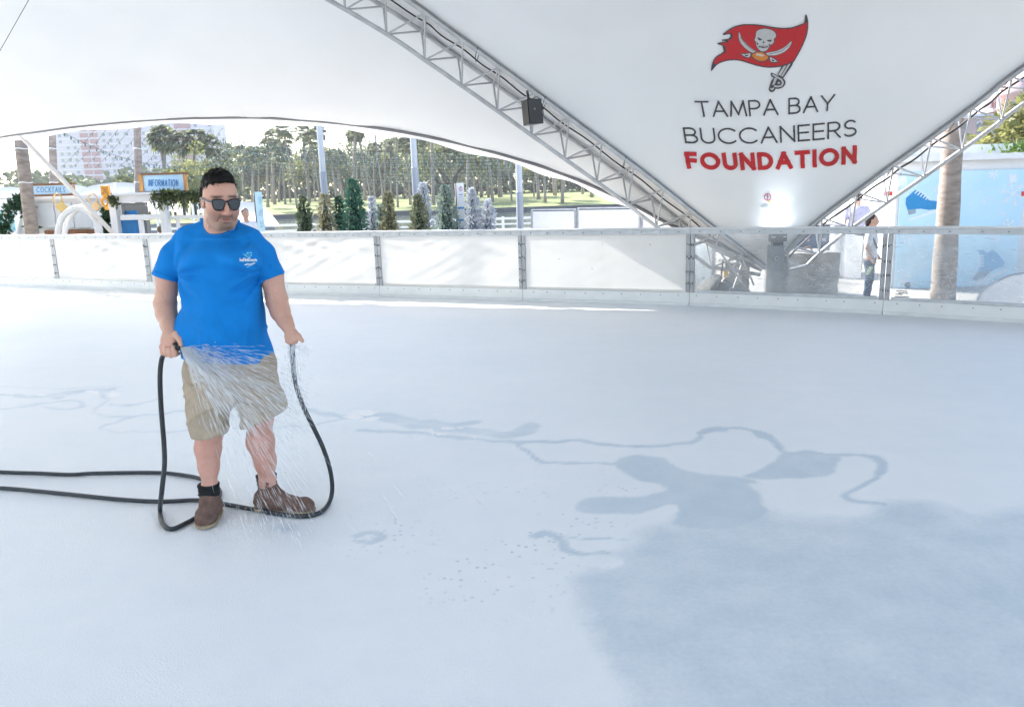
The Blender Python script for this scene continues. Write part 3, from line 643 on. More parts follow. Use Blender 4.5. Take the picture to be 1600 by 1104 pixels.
# ================================================================== the man with the hose
YT = 3.93                                   # distance of his torso
def q(x, y, Y=YT): return np.array(at(x, y, Y))
man = empty('person', gnd(372, 806)); MAN0 = Vector(man.location)
tag(man, 'man in bright blue t-shirt, tan shorts and sunglasses holding a hose on the ice', 'person')
def own(o):
    """parent without moving (mesh is in world coordinates)"""
    o.data.transform(Matrix.Translation(-MAN0)); o.parent = man; return o
# head frame: yaw to image right, chin lowered
HC = q(344, 312, 3.90); yaw = R_(35); tilt = R_(12)
hf = np.array([math.sin(yaw) * math.cos(tilt), -math.cos(yaw) * math.cos(tilt), -math.sin(tilt)]); hr = np.array([math.cos(yaw), math.sin(yaw), 0]); roll_h = R_(2)
hu = np.cross(hr, hf); hu = -hu if hu[2] < 0 else hu
HM = np.stack([hr, hf, hu])                 # rows: right (image right), forward, up
def hp(a, b, c): return HC + a * hr + b * hf + c * hu
SKIN_R = dict(w=.086)
body = Field((-2.10, 3.55, -.01), (-.95, 4.30, 1.70), .0044)
# --- legs (calves bare), feet inside the shoes
kneeL, ankL = q(327, 672, 3.91), q(328, 762, 3.88); hipL = q(330, 560, 3.96)
kneeR, ankR = q(404, 650, 3.98), q(418, 752, 4.06); hipR = q(395, 556, 3.98)
body.chain([hipL, lp(hipL, kneeL, .6), kneeL], [.085, .08, .070], .03)
body.chain([kneeL, q(325, 700, 3.92), q(326, 728, 3.90), ankL, q(328, 785, 3.875)], [.064, .062, .048, .034, .034], .04)
body.chain([hipR, lp(hipR, kneeR, .6), kneeR], [.085, .08, .070], .03)
body.chain([kneeR, q(407, 690, 4.02), q(414, 720, 4.04), ankR, q(419, 778, 4.06)], [.066, .066, .052, .036, .036], .05)
# --- trunk under the clothes, neck
body.loft([(.90, -1.46, 3.99, .15, .11), (1.05, -1.47, 3.97, .15, .11), (1.30, -1.48, 3.97, .15, .10), (1.46, -1.48, 3.99, .13, .07)], .04)
neck0, neck1 = q(343, 372, 3.99), q(343, 325, 3.985)
body.cone(neck0, lp(neck0, neck1, .25), .080, .076, .02)
body.cone(q(328, 368, 4.00), q(297, 380, 4.0), .05, .035, .03); body.cone(q(362, 368, 4.00), q(396, 382, 4.0), .05, .035, .03)
# --- head and neck, on a finer grid
head = Field(HC - np.array([.16, .17, .235]), HC + np.array([.16, .17, .19]), .0027)
head.cone(neck0, neck1, .082, .072, .02); head.cone(q(328, 368, 4.00), q(297, 380, 4.0), .05, .035, .03); head.cone(q(362, 368, 4.00), q(396, 382, 4.0), .05, .035, .03)
head.ell(hp(0, -.010, .046), (.078, .094, .092), .02, HM)
head.ell(hp(0, .012, -.005), (.073, .086, .095), .03, HM)
head.ell(hp(0, .018, -.072), (.066, .072, .058), .03, HM)               # jaw
head.ell(hp(0, .066, -.108), (.034, .026, .024), .020, HM)              # chin
head.ell(hp(0, .030, -.122), (.048, .046, .018), .03, HM)               # fullness under the chin
for sx in (-1, 1):
    head.ell(hp(sx * .044, .050, -.050), (.030, .034, .034), .025, HM)   # cheeks
    head.cone(hp(sx * .060, .020, -.100), hp(sx * .030, .062, -.122), .016, .014, .02)  # jaw line
    head.ell(hp(sx * .034, .078, .022), (.033, .014, .008), .010, HM)    # brow ridge
    head.ell(hp(sx * .033, .090, -.006), (.020, .014, .012), .010, HM, op='cut')
    head.ell(hp(sx * .033, .078, -.008), (.013, .012, .010), .004, HM)   # eyeballs behind the lenses
    head.ell(hp(sx * .079, -.016, -.016), (.010, .019, .031), .006, HM)  # ears
    head.ell(hp(sx * .088, -.012, -.012), (.006, .010, .017), .003, HM, op='cut')
    head.ell(hp(sx * .016, .100, -.047), (.010, .012, .009), .006, HM)   # nostrils
    head.ell(hp(sx * .009, .112, -.055), (.004, .006, .003), .002, HM, op='cut')
    head.cone(hp(sx * .024, .092, -.052), hp(sx * .036, .074, -.088), .0030, .0020, .007, op='cut')   # smile line
head.cone(hp(0, .088, .014), hp(0, .114, -.036), .010, .0135, .008); head.ell(hp(0, .115, -.043), (.0155, .013, .0115), .006, HM)
head.ell(hp(0, .090, -.073), (.026, .011, .0060), .005, HM); head.ell(hp(0, .089, -.086), (.023, .011, .0070), .005, HM); head.ell(hp(0, .104, -.0790), (.028, .014, .0018), .0025, HM, op='cut'); head.ell(hp(0, .100, -.098), (.022, .010, .004), .006, HM, op='cut')
head.plane(HC + np.array([0, 0, -.215]), (0, 0, -1))
# --- arm on the left of the picture, fist round the nozzle
shL, elL, wrL = q(274, 400, 3.98), q(258, 474, 3.98), q(266, 516, 3.86)
body.chain([shL, q(263, 430, 3.98), elL], [.064, .058, .053], .03)
body.chain([elL, q(260, 490, 3.94), q(264, 508, 3.88), wrL], [.053, .049, .038, .032], .025)
hL = q(265, 533, 3.83)
body.cone(wrL, q(265, 528, 3.84), .031, .032, .02)
body.ell(q(262, 534, 3.835), (.036, .030, .044), .02); body.ell(q(270, 533, 3.82), (.026, .026, .036), .02)
kn = [q(252, 541, 3.82), q(258, 544, 3.80), q(265, 545, 3.79), q(272, 542, 3.79)]; ft = [q(254, 551, 3.805), q(260, 554, 3.785), q(267, 555.5, 3.775), q(274, 554, 3.77)]; tp = [q(262, 551, 3.83), q(268, 553, 3.825), q(274, 554, 3.82), q(279, 552, 3.81)]
for a, b, c in zip(kn, ft, tp): body.chain([a, b, c], [.0125, .0115, .0105], .007)
body.chain([q(275, 521, 3.82), q(281, 530, 3.795), q(283, 539, 3.785)], [.017, .0135, .0115], .012)
# --- arm on the right of the picture, hose hanging from the hand
shR, elR, wrR = q(408, 399, 4.00), q(433, 470, 3.98), q(450, 510, 3.88)
body.chain([shR, q(424, 430, 4.0), elR], [.064, .056, .053], .03)
body.chain([elR, q(438, 487, 3.95), q(445, 501, 3.91), wrR], [.053, .047, .037, .030], .025)
body.cone(wrR, q(455, 522, 3.85), .029, .025, .02); body.ell(q(455, 521, 3.85), (.026, .026, .030), .015)
for a, b, c in ((q(448, 524, 3.84), q(449, 533, 3.835), q(454, 537, 3.845)), (q(453, 526, 3.83), q(454, 534, 3.825), q(457, 536, 3.835)), (q(457, 526, 3.825), q(458, 534, 3.82), q(460, 535, 3.835)), (q(461, 524, 3.825), q(462, 531, 3.82), q(463, 534, 3.835))): body.chain([a, b, c], [.0125, .0115, .010], .003)
body.chain([q(459, 518, 3.84), q(466, 525, 3.82), q(472.5, 532.5, 3.81)], [.017, .0135, .010], .012)
v1, f1 = body.net(2); v2, f2 = head.net(1); BV = np.concatenate([v1, v2]); body_o = npmesh('body', BV, np.concatenate([f1, f2 + len(v1)]))
# skin colour, stubble, lips, brows in head coordinates
L_ = (BV - HC) @ HM.T; ishead = (np.abs(L_[:, 0]) < .115) & (L_[:, 2] > -.17) & (L_[:, 1] > -.16) & (L_[:, 2] < .2)
skin = np.tile(np.array([.66, .375, .28]), (len(BV), 1)); nz_ = vnoise(BV, 60, 1)[:, None]; skin *= 1 + .05 * nz_; nz2 = vnoise(BV, 14, 2)[:, None]; skin *= 1 + .05 * nz2 * np.array([.4, 1, 1])
def sm(a, b, x): t = np.clip((x - a) / (b - a), 0, 1); return t * t * (3 - 2 * t)
def mixc(C, w, c): return C * (1 - w[:, None]) + np.array(c) * w[:, None]
a, b, c = L_.T
chk = ishead * np.exp(-(((np.abs(a) - .045) / .03) ** 2 + ((c + .045) / .03) ** 2)) * (b > .03); skin = mixc(skin, .55 * chk, (.67, .28, .215))
skin = mixc(skin, .5 * ishead * np.exp(-((a / .02) ** 2 + ((c + .035) / .025) ** 2)) * (b > .07), (.67, .285, .215))
jaw = ishead * (b > -.03) * sm(-.045, -.075, c - .35 * np.abs(a)) * sm(-.16, -.135, c)
must = ishead * (b > .05) * np.exp(-((a / .032) ** 4 + ((c + .066) / .009) ** 2)); goat = ishead * (b > .03) * np.exp(-((a / .034) ** 4 + ((c + .112) / .022) ** 4))
st = np.clip(.46 * jaw + .34 * must + .34 * goat, 0, .7) * (1 + .25 * nz_[:, 0]); skin = mixc(skin, np.clip(st, 0, 1), (.18, .12, .09))
lip = ishead * (b > .07) * np.exp(-((a / .026) ** 6 + ((c + .080) / .0085) ** 4)); skin = mixc(skin, .75 * lip, (.56, .25, .22)); seam = ishead * (b > .07) * np.exp(-((a / .027) ** 6 + ((c + .079) / .0022) ** 2)); skin = mixc(skin, .85 * seam, (.22, .09, .08))
brow = ishead * (b > .055) * np.exp(-(((np.abs(a) - .036) / .026) ** 4 + ((c - .032 + .1 * (np.abs(a) - .03)) / .0065) ** 2)); skin = mixc(skin, np.clip(1.0 * brow, 0, .92), (.04, .028, .02))
scalp = ishead * sm(.075, .10, c) ; skin = mixc(skin, .0 * scalp, (.1, .07, .05))
legs = (BV[:, 2] < .55); skin[legs] = skin[legs] * np.array([1.0, .92, .95]) 
hands = (BV[:, 2] < .93) & (BV[:, 2] > .75); skin[hands] = skin[hands] * np.array([1.02, .90, .92])
setcol(body_o, skin); m_skin = mat('skin', attr='col', rough=.5, var=.10, vscale=90, bump=.12, bscale=220, spec=.4, sss=.08); body_o.data.materials.append(m_skin); own(body_o)

# --- hair: short, dark, combed over from a side parting
hair = Field(HC - .2, HC + .24, .0034)
hair.ell(hp(0, -.016, .048), (.0815, .098, .101), .02, HM); hair.ell(hp(-.004, .026, .106), (.058, .056, .042), .03, HM); hair.ell(hp(.0, -.042, .0), (.077, .068, .085), .03, HM)
def local(X, Y, Z): return [(X - HC[0]) * HM[i][0] + (Y - HC[1]) * HM[i][1] + (Z - HC[2]) * HM[i][2] for i in range(3)]
def haircut(X, Y, Z):
    a, b, c = local(X, Y, Z); line = .072 + .026 * np.cos(np.clip(a / .080, -1.3, 1.3) * 1.35) - .25 * np.maximum(0, .0 - a) * 0
    face = np.minimum(b - .035, line - c); side = np.minimum(b + .004 + .012 * (c < .03), .062 - c); low = -.035 - c - .55 * np.maximum(0, -b - .03)
    ear = .0 - c + .0 * a; ear = np.minimum(np.minimum(np.minimum(b + .045, .016 - c), np.abs(a) - .05), .000 - b)
    return np.maximum(np.maximum(face, side), np.maximum(low, ear))
sl, X, Y, Z = hair.sub(hair.lo, hair.lo + hair.n * hair.h); hair.put(sl, -haircut(X, Y, Z), .006, 'cut')
def comb(X, Y, Z): a, b, c = local(X, Y, Z); return .0012 * np.sin(210 * (b * .8 + c * .35 + .35 * a) + 1.5 * np.sin(25 * a)) * (c > .06) + .0008 * np.sin(330 * b + 90 * a)
hair.warp(comb)
for sx in (-1, 1): hair.ell(hp(sx * .0725, .006, .012), (.006, .013, .036), .006, HM)
m_hair = mat('dark_hair', (.010, .008, .007), .55, var=.4, vscale=60, bump=.5, bscale=160, stretch=(3, 1, 1), spec=.2); hair_o = hair.mesh('hair', m_hair, relax=1); HV = hair.V.copy()
# loose strands following the combing, joined to the hair mesh
rs_ = np.random.RandomState(4); nh = np.zeros_like(HV); hair_o.data.vertices.foreach_get('normal', nf_ := np.zeros(len(HV) * 3, np.float32)); nh = nf_.reshape(-1, 3); sv_ = []; sf_ = []
for i in rs_.choice(len(HV), 2600):
    p = HV[i]; n_ = nh[i]; lc = HM @ (p - HC)
    dcomb = hr * (.9 if lc[2] > .06 else .1) + hf * (-.55 if lc[2] > .06 else -.25) + hu * (-.05 if lc[2] > .07 else -.9) + rs_.normal(size=3) * .16; dcomb = dcomb - n_ * (dcomb @ n_); dcomb /= np.linalg.norm(dcomb) + 1e-9; w_ = np.cross(n_, dcomb) * .0007; L0_ = rs_.uniform(.010, .026) * (1 if lc[2] > .05 else .45); k = len(sv_)
    sv_ += [p - w_ + n_ * .0003, p + w_ + n_ * .0003, p + dcomb * L0_ * .6 + n_ * .0012 + w_ * .8, p + dcomb * L0_ + n_ * .0002, p + dcomb * L0_ * .6 + n_ * .0012 - w_ * .8]; sf_.append((k, k + 1, k + 2, k + 3, k + 4))
bm_ = bmesh.new(); bm_.from_mesh(hair_o.data); vv_ = [bm_.verts.new(tuple(p)) for p in sv_]
for f_ in sf_: bm_.faces.new([vv_[j] for j in f_])
bm_.to_mesh(hair_o.data); bm_.free(); own(hair_o)

# --- sunglasses
def glasses():
    g = MB(); rims = []; lens = []
    t = empty('sunglasses', (0, 0, 0)); t.parent = man
    def L2(x, z): return hp(x * .96, .108 - 1.5 * x * x - .0, -.003 + z * 1.18) - np.array(MAN0)
    for sx in (-1, 1):
        pr = [(.010, .012), (.020, .0195), (.045, .022), (.064, .019), (.068, .008), (.062, -.012), (.050, -.0215), (.030, -.0225), (.017, -.014), (.011, -.001)]
        P = spline([L2(sx * x, z) for x, z in pr], 4, closed=True); mb = MB(); mb.tube([Vector(p) for p in P], .0038, 8, closed=True); mb.build('rim', mat('black_frame', (.008, .008, .009), .28), t, smooth=True)
        cc = P.mean(0) + hf * .003; v = [cc] + [p for p in P]; f = [(0, 1 + i, 1 + (i + 1) % len(P)) for i in range(len(P))]
        o = pyd('lens', v, f, mat('smoky_lens', (.045, .05, .055), .06, metal=.0, spec=1.0), t, smooth=True)
        ar = MB(); pth = [L2(sx * .067, .012), hp(sx * .078, .078, .010) - np.array(MAN0), hp(sx * .087, .03, .010) - np.array(MAN0), hp(sx * .089, -.012, .008) - np.array(MAN0), hp(sx * .086, -.035, -.010) - np.array(MAN0)]
        ar.tube([Vector(p) for p in spline(pth, 4)], .0042, 6); ar.build('temple_arm', mat('grey_arm', (.10, .11, .13), .3), t, smooth=True)
    mb = MB(); mb.tube([Vector(p) for p in spline([L2(-.012, .010), L2(0, .013), L2(.012, .010)], 4)], .004, 6); mb.build('bridge', MATS['black_frame'], t, smooth=True)
glasses()

# --- t-shirt
sh = Field((-2.12, 3.50, .78), (-.95, 4.32, 1.68), .0052)
zx = lambda y, Y=YT: float(q(345, y, Y)[2])
def row(y, x0, x1, b, cy=YT + .04):  # silhouette edges read at pixel row y
    p0, p1 = q(x0, y, cy), q(x1, y, cy); return ((p0[2] + p1[2]) / 2, (p0[0] + p1[0]) / 2, cy, (p1[0] - p0[0]) / 2, b)
sh.loft([row(575, 285, 430, .195), row(545, 285, 423, .195), row(520, 284, 415, .195, YT + .03), row(490, 283, 409, .19, YT + .03), row(460, 286, 405, .185, YT + .03), row(425, 284, 407, .172, YT + .04), row(402, 280, 409, .155, YT + .05), row(384, 288, 402, .125, YT + .06), row(372, 300, 390, .095, YT + .065)], .05, p=2.35)
sh.chain([q(326, 362, 4.0), q(298, 375, 4.0), shL], [.070, .064, .072], .045); sh.chain([q(362, 364, 4.0), q(388, 377, 4.0), shR], [.068, .060, .070], .045)
sh.ell(q(345, 376, 4.0), (.12, .100, .05), .04)
sh.ell(q(347, 515, 3.86), (.125, .12, .13), .07); sh.ell(q(312, 405, 3.87), (.10, .07, .06), .06); sh.ell(q(378, 405, 3.88), (.10, .07, .06), .06)
sv = Field((-2.12, 3.50, 1.15), (-.95, 4.32, 1.60), .0052)
for s0, h0, nL in ((shL, q(261, 436, 3.985), 1), (shR, q(427, 436, 4.0), -1)):
    sv.cone(s0, h0, .076, .070, .0)
    dirv = h0 - s0; dirv = dirv / np.linalg.norm(dirv)
hl, hr_ = q(261, 432, 3.985), q(425, 432, 4.0)
X = sv.ax[0][:, None, None]; Y = sv.ax[1][None, :, None]; Z = sv.ax[2][None, None, :]
left = X < -1.45
pl = (X - hl[0]) * -.0 + (Z - hl[2]) * -1 + (X - hl[0]) * -.32; pr_ = (Z - hr_[2]) * -1 + (X - hr_[0]) * .30
sv.D = np.maximum(sv.D, np.where(left, pl, pr_)).astype(np.float32)
i0 = np.round((sv.lo - sh.lo) / sh.h).astype(int); sl = tuple(slice(i0[i], min(i0[i] + sv.n[i], sh.n[i])) for i in range(3)); dsv = sv.D[tuple(slice(0, sl[i].stop - sl[i].start) for i in range(3))]
sh.put(sl, dsv, .022)
# folds
def folds(X, Y, Z):
    f = 0
    ar = [((-1.70, 1.335), (.55, -.83), 1), ((-1.24, 1.335), (-.55, -.83), -1)]
    for (x0, z0), (dx, dz), sgn in ar:      # drag lines fanning from the armpits
        r = np.hypot(X - x0, Z - z0) + .02; th = np.arctan2(Z - z0, (X - x0) * sgn); f = f + .0115 * np.sin(th * 8 + 1.0) * np.exp(-((r - .15) / .075) ** 2) * (Y < 3.95) * np.clip((X - x0) * sgn / .02, 0, 1)
    f = f + .0095 * np.sin(26 * X + 9 * Z + 2 * np.sin(7 * Z)) * np.exp(-((Z - 1.02) / .14) ** 2) + .0085 * np.sin(15 * X - 13 * Z + 1.5 * np.sin(9 * X)) * np.exp(-((Z - 1.18) / .12) ** 2) + .0042 * np.sin(22 * Z + 14 * X + 8 * Y)
    rid = lambda t, p: (1 - np.abs(np.sin(t))) ** p
    fr = (Y < 3.98)
    f = f - .011 * rid(11 * (X * .75 + Z * .66) + .9 * np.sin(6 * Z + 2), 4) * np.exp(-(((X + 1.62) / .10) ** 2 + ((Z - 1.24) / .10) ** 2)) * fr - .010 * rid(12 * (X * .8 - Z * .6) + .8 * np.sin(7 * Z), 4) * np.exp(-(((X + 1.29) / .09) ** 2 + ((Z - 1.22) / .12) ** 2)) * fr
    f = f - .008 * rid(15 * X + 4 * Z + .8 * np.sin(9 * Z), 5) * np.exp(-((Z - 1.00) / .10) ** 2) - .007 * rid(20 * Z + 7 * X + 1.2 * np.sin(8 * X), 5) * np.exp(-(((X + 1.30) / .10) ** 2 + ((Z - 1.06) / .10) ** 2))
    f = f - .007 * rid(24 * Z + 10 * X + 10 * Y, 4) * ((X < -1.70) | (X > -1.22)) * np.clip((1.40 - Z) / .04, 0, 1) * (Z > 1.25)
    return f
sh.warp(folds)
# neck opening, hem
sh.cone(q(343.5, 341, 3.955), q(343, 290, 4.0), .084, .10, .006, op='cut')
sh.plane(q(350, 559, YT + .04), (-.09, -.06, -1)); shirt = own(sh.mesh('t_shirt', mat('blue_cotton', (.006, .225, .66), .85, var=.12, vscale=14, bump=.25, bscale=500, spec=.2)))
# collar rib
cr = [q(313.5, 338.5, 3.99), q(316.5, 347, 3.93), q(326, 357, 3.885), q(338, 363, 3.862), q(350, 364.5, 3.858), q(361, 361, 3.870), q(369, 352, 3.91), q(371.5, 343, 3.97), q(360, 334, 4.04), q(343, 331, 4.06), q(325, 333, 4.045)]
# --- shorts
so = Field((-1.90, 3.50, .40), (-.92, 4.40, 1.04), .0056)
so.loft([row(530, 303, 407, .14), row(550, 294, 420, .158), row(568, 291, 429, .174), row(585, 293, 433, .176, YT + .05), row(610, 295, 438, .160, YT + .05), row(622, 297, 438, .145, YT + .05)], .02, p=2.4)
def leg(rows, k): so.loft(rows, k, p=2.15)
leg([row(590, 293, 370, .150, 3.95), row(625, 294, 365, .132, 3.93), row(655, 297, 359, .118, 3.92), row(688, 301, 352, .103, 3.915)], .015)
leg([row(590, 362, 436, .150, 3.98), row(620, 368, 442, .132, 3.985), row(645, 374, 446, .122, 4.0), row(668, 380, 447, .115, 4.01)], .02)
def sfold(X, Y, Z): return -.008 * (1 - np.abs(np.sin(14 * X + 9 * Z + np.sin(7 * Z)))) ** 4 * np.exp(-((Z - .80) / .10) ** 2) - .007 * (1 - np.abs(np.sin(21 * Z - 8 * X + np.sin(9 * X)))) ** 5 * (Z < .78) + .009 * np.sin(30 * X + 16 * Z + 2 * np.sin(11 * Z)) * np.exp(-((Z - .72) / .16) ** 2) + .007 * np.sin(24 * Z - 18 * X + 6 * Y) * (Z < .9) + .008 * np.exp(-((X + 1.415 - .25 * (Z - .75)) / .012) ** 2) * (Z > .66) * (Y < 3.95)
so.warp(sfold)
pL, pR = q(326, 680, 3.9), q(412, 655, 3.98)
X = so.ax[0][:, None, None]; Z = so.ax[2][None, None, :]; xm = float(q(366, 650, 3.95)[0])
so.D = np.maximum(so.D, np.where(X < xm, -(Z - pL[2]) + .06 * (X - pL[0]), -(Z - pR[2]) + .38 * (X - pR[0]))).astype(np.float32)
so.plane(q(350, 535, YT), (0, 0, 1)); shorts = own(so.mesh('shorts', mat('khaki_twill', (.50, .405, .305), .9, var=.16, vscale=20, bump=.3, bscale=400, spec=.15)))
# --- socks and suede boots
m_suede = mat('brown_suede', (.23, .145, .12), .95, var=.35, vscale=35, bump=.6, bscale=160, spec=.15); m_sole = mat('crepe_sole', (.42, .33, .22), .85, var=.2, vscale=40, bump=.3, bscale=120)
m_lace = mat('lace', (.13, .08, .065), .9)
def foot(ank, heel, toe, sock_c, nm):
    ank = np.array(ank); heel = np.array(heel); toe = np.array(toe); d = toe - heel; Ln = np.linalg.norm(d[:2]); d = d / Ln; s_ = np.array([d[1], -d[0], 0.])
    def fp(u, w, z): return np.array([heel[0] + d[0] * u + s_[0] * w, heel[1] + d[1] * u + s_[1] * w, z])
    F_ = Field(np.minimum(heel, toe) - np.array([.12, .12, .02]), np.maximum(np.maximum(heel, toe), ank) + np.array([.12, .12, .12]), .0040)
    Lf = Ln
    F_.chain([fp(.045, 0, .062), fp(.10, 0, .062), fp(.17, .004, .052), fp(Lf - .055, .006, .046)], [.047, .046, .047, .041], .03)
    F_.ell(fp(Lf - .06, .006, .045), (.05, .05, .036), .02); F_.cone(fp(.055, 0, .07), ank, .046, .045, .03); F_.cone(ank + d * .012, fp(.165, .003, .06), .044, .038, .03); F_.cone(ank + d * .02 + np.array([0, 0, .012]), fp(.12, .0, .09), .036, .040, .02)
    def wr(X, Y, Z): return .0022 * np.sin(95 * (X * d[0] + Y * d[1]) + 60 * Z) * np.exp(-((Z - .08) / .05) ** 2) + .0015 * np.sin(130 * Z + 40 * X)
    F_.warp(wr); F_.plane((0, 0, .020), (0, 0, -1)); F_.plane(ank + np.array([0, 0, .028]), (-d[0] * .25, -d[1] * .25, 1)); 
    F_.cone(ank + np.array([0, 0, .035]), ank + np.array([0, 0, .12]), .040, .042, .003, op='cut')
    b_ = F_.mesh('shoe', m_suede, relax=1); own(b_)
    S = Field(np.minimum(heel, toe) - np.array([.12, .12, .02]), np.maximum(heel, toe) + np.array([.12, .12, .1]), .0040)
    S.chain([fp(.045, 0, .03), fp(.10, 0, .03), fp(.17, .004, .03), fp(Lf - .055, .006, .03)], [.054, .050, .052, .047], .02); S.ell(fp(Lf - .06, .006, .03), (.055, .055, .05), .02)
    S.plane((0, 0, .024), (0, 0, 1)); S.plane((0, 0, .002), (0, 0, -1)); so_ = S.mesh('sole', m_sole, relax=0); so_.data.transform(Matrix.Translation(-MAN0)); so_.parent = b_
    lb = MB()
    for k in range(4):
        u = .088 + k * .024; z = .158 - k * .023; lb.tube([Vector(fp(u, -.028, z - .014)) - MAN0, Vector(fp(u + .006, 0, z + .003)) - MAN0, Vector(fp(u, .028, z - .014)) - MAN0], .0032, 5)
    for sx in (-1, 1): lb.tube([Vector(p) - MAN0 for p in spline([fp(.090, 0, .160), fp(.096, sx * .03, .172), fp(.112, sx * .05, .150), fp(.106, sx * .025, .148)], 5)], .0028, 5)
    l_ = lb.build('lace', m_lace, b_, smooth=True)
    K = Field(ank - .09, ank + np.array([.09, .09, .16]), .0040); K.chain([ank + np.array([0, 0, -.03]), ank + np.array([0, 0, .03]), ank + np.array([0, 0, .088])], [.044, .052, .058], .01)
    K.plane(ank + np.array([0, 0, .082]), (0, 0, 1)); K.warp(lambda X, Y, Z: .0012 * np.sin(260 * Z)); own(K.mesh('sock', sock_c, relax=1))
foot(q(328, 777, 3.885), gnd(337, 800), gnd(320, 829), mat('black_sock', (.012, .014, .016), .95), 'L')
foot(q(418, 763, 4.08), gnd(400, 796), gnd(494, 801), mat('grey_sock', (.05, .055, .06), .95), 'R')

# --- chest print, laid on the shirt surface
dg = bpy.context.evaluated_depsgraph_get()
def bvh_world(o):
    me = o.data; Mw = o.matrix_world.copy()
    if o.parent: Mw = Matrix.Translation(o.parent.location) @ Matrix.Translation(o.location)
    return BVHTree.FromPolygons([Mw @ v.co for v in me.vertices], [tuple(p.vertices) for p in me.polygons])
def onto(tree, lift):
    def f(P):
        out = np.zeros((len(P), 3)); o = Vector((0, 0, CH)); last = None
        for i, (x, y) in enumerate(P):
            d = Vector(ray(x, y)).normalized(); h = tree.ray_cast(o, d)
            last = (h[0] - d * lift) if h[0] is not None else (last or o + d * 4); out[i] = last
        return out
    return f
sb = bvh_world(shirt); ink = Ink(370, 388, 406, 420, .16); CY = (.20, .75, .95); WH = (.85, .88, .92)
crown = [(380, 396.5), (383, 399.3), (386, 395.6), (388, 394), (385.5, 395.6), (390, 395.4), (392.4, 393.6), (390.6, 395.5), (393.4, 394.4), (393.2, 399.4), (390.5, 401), (386, 401.6), (383, 399.4)]
ink.stroke(crown, .75, CY); ink.stroke([(384, 400.2), (388, 398.4), (392.8, 398.4)], .6, CY); ink.stroke([(377, 409.4), (384, 408.6), (392, 409), (401, 409.6)], .55, (.08, .55, .75))
st_, wd_ = text_strokes('IceRinkEvents', 5.4, .10); ink.text(st_, .95, WH, lambda p: (375 + p[0] * 26.5 / wd_, 407.6 - p[1] * .82))
ink.stroke([(383, 413.6), (387, 412.6), (391, 413), (395, 411.6), (398, 411)], 1.7, WH); ink.stroke([(386, 417), (390, 415.6), (394, 413.6), (398.6, 411)], .8, (.45, .85, .95))
pr = ink.build('chest_print', onto(sb, .004), None, .6); pr.data.transform(Matrix.Translation(-MAN0)); pr.parent = shirt
fr = [(313, 340), (317, 348.5), (323, 355), (331, 360.5), (341, 364.2), (351, 364.8), (360, 361.8), (367, 355.5), (371, 348), (373, 342.5)]
bb_ = bvh_world(body_o); cp = []
for x, y in [tuple(p) for p in spline(fr, 4)]:
    prev = None
    for dy in np.arange(16, -8, -.5):
        h_ = sb.ray_cast(Vector((0, 0, CH)), Vector(ray(x, y + dy)).normalized())
        g_ = bb_.ray_cast(Vector((0, 0, CH)), Vector(ray(x, y + dy)).normalized())
        if h_[0] is None or (g_[0] is not None and g_[3] < h_[3]): break
        prev = h_[0]
    if prev is not None: cp.append(prev - MAN0 + Vector((0, .002, .001)))
cp = [Vector(p) for p in spline(cp[::3], 4)]
cb = MB(); cb.tube(cp, .0085, 8).build('collar', mat('blue_rib', (.005, .19, .57), .9, bump=.3, bscale=300), shirt, smooth=True)
# ================================================================== hose, nozzle and water
def hose():
    m = mat('rubber_hose', (.030, .036, .044), .5, var=.35, vscale=40, bump=.25, bscale=160)
    g = lambda x, y: np.array(gnd(x, y, .0145))
    run1 = [q(270, 548, 3.805), q(261, 551, 3.835), q(253, 560, 3.86), q(250, 590, 3.87), q(252, 640, 3.87), q(256, 690, 3.86), q(257, 725, 3.84), q(253, 765, 3.80), g(250, 797), g(254, 817), g(268, 826), g(290, 817), g(312, 805), g(333, 790), g(344, 770), g(334, 757), g(312, 747), g(280, 741), g(240, 738), g(150, 739), g(110, 741), g(60, 739), g(0, 737), g(-120, 730)]
    run2 = [g(-260, 715), g(-330, 740), g(-250, 765), g(-120, 758), g(0, 762), g(60, 767), g(120, 773), g(190, 780), g(250, 783), g(310, 781), g(345, 786), g(400, 796), g(440, 803), g(472, 806), g(498, 801), g(513, 787), q(519, 765, 4.10), q(516, 735, 4.07), q(505, 700, 4.02), q(490, 668, 3.97), q(475, 637, 3.92), q(463, 603, 3.88), q(458, 570, 3.85), q(457, 543, 3.84), q(456, 528, 3.84)]
    P = spline(run1 + run2, 8); h = MB().tube([Vector(p) for p in P], .0125, 10).build('garden_hose', m, None, smooth=True)
    tag(h, 'dark grey rubber hose looping over the ice and held in both hands', 'hose')
    p0, p1 = Vector(q(271, 547, 3.80)), Vector(q(282, 543, 3.775)); d = (p1 - p0)
    MB().tube([p0, p0 + d * .35, p0 + d * .36, p0 + d], .014, 12, rs=[.0165, .0165, .013, .011]).build('nozzle', mat('black_plastic', (.012, .012, .013), .35), h, smooth=True)
    # black trigger collar
    MB().tube([Vector(q(272.5, 537, 3.80)), Vector(q(276, 544, 3.785))], .011, 10).build('trigger', MATS['black_plastic'], h, smooth=True)
    return p1, d.normalized()
NZ, ND = hose()
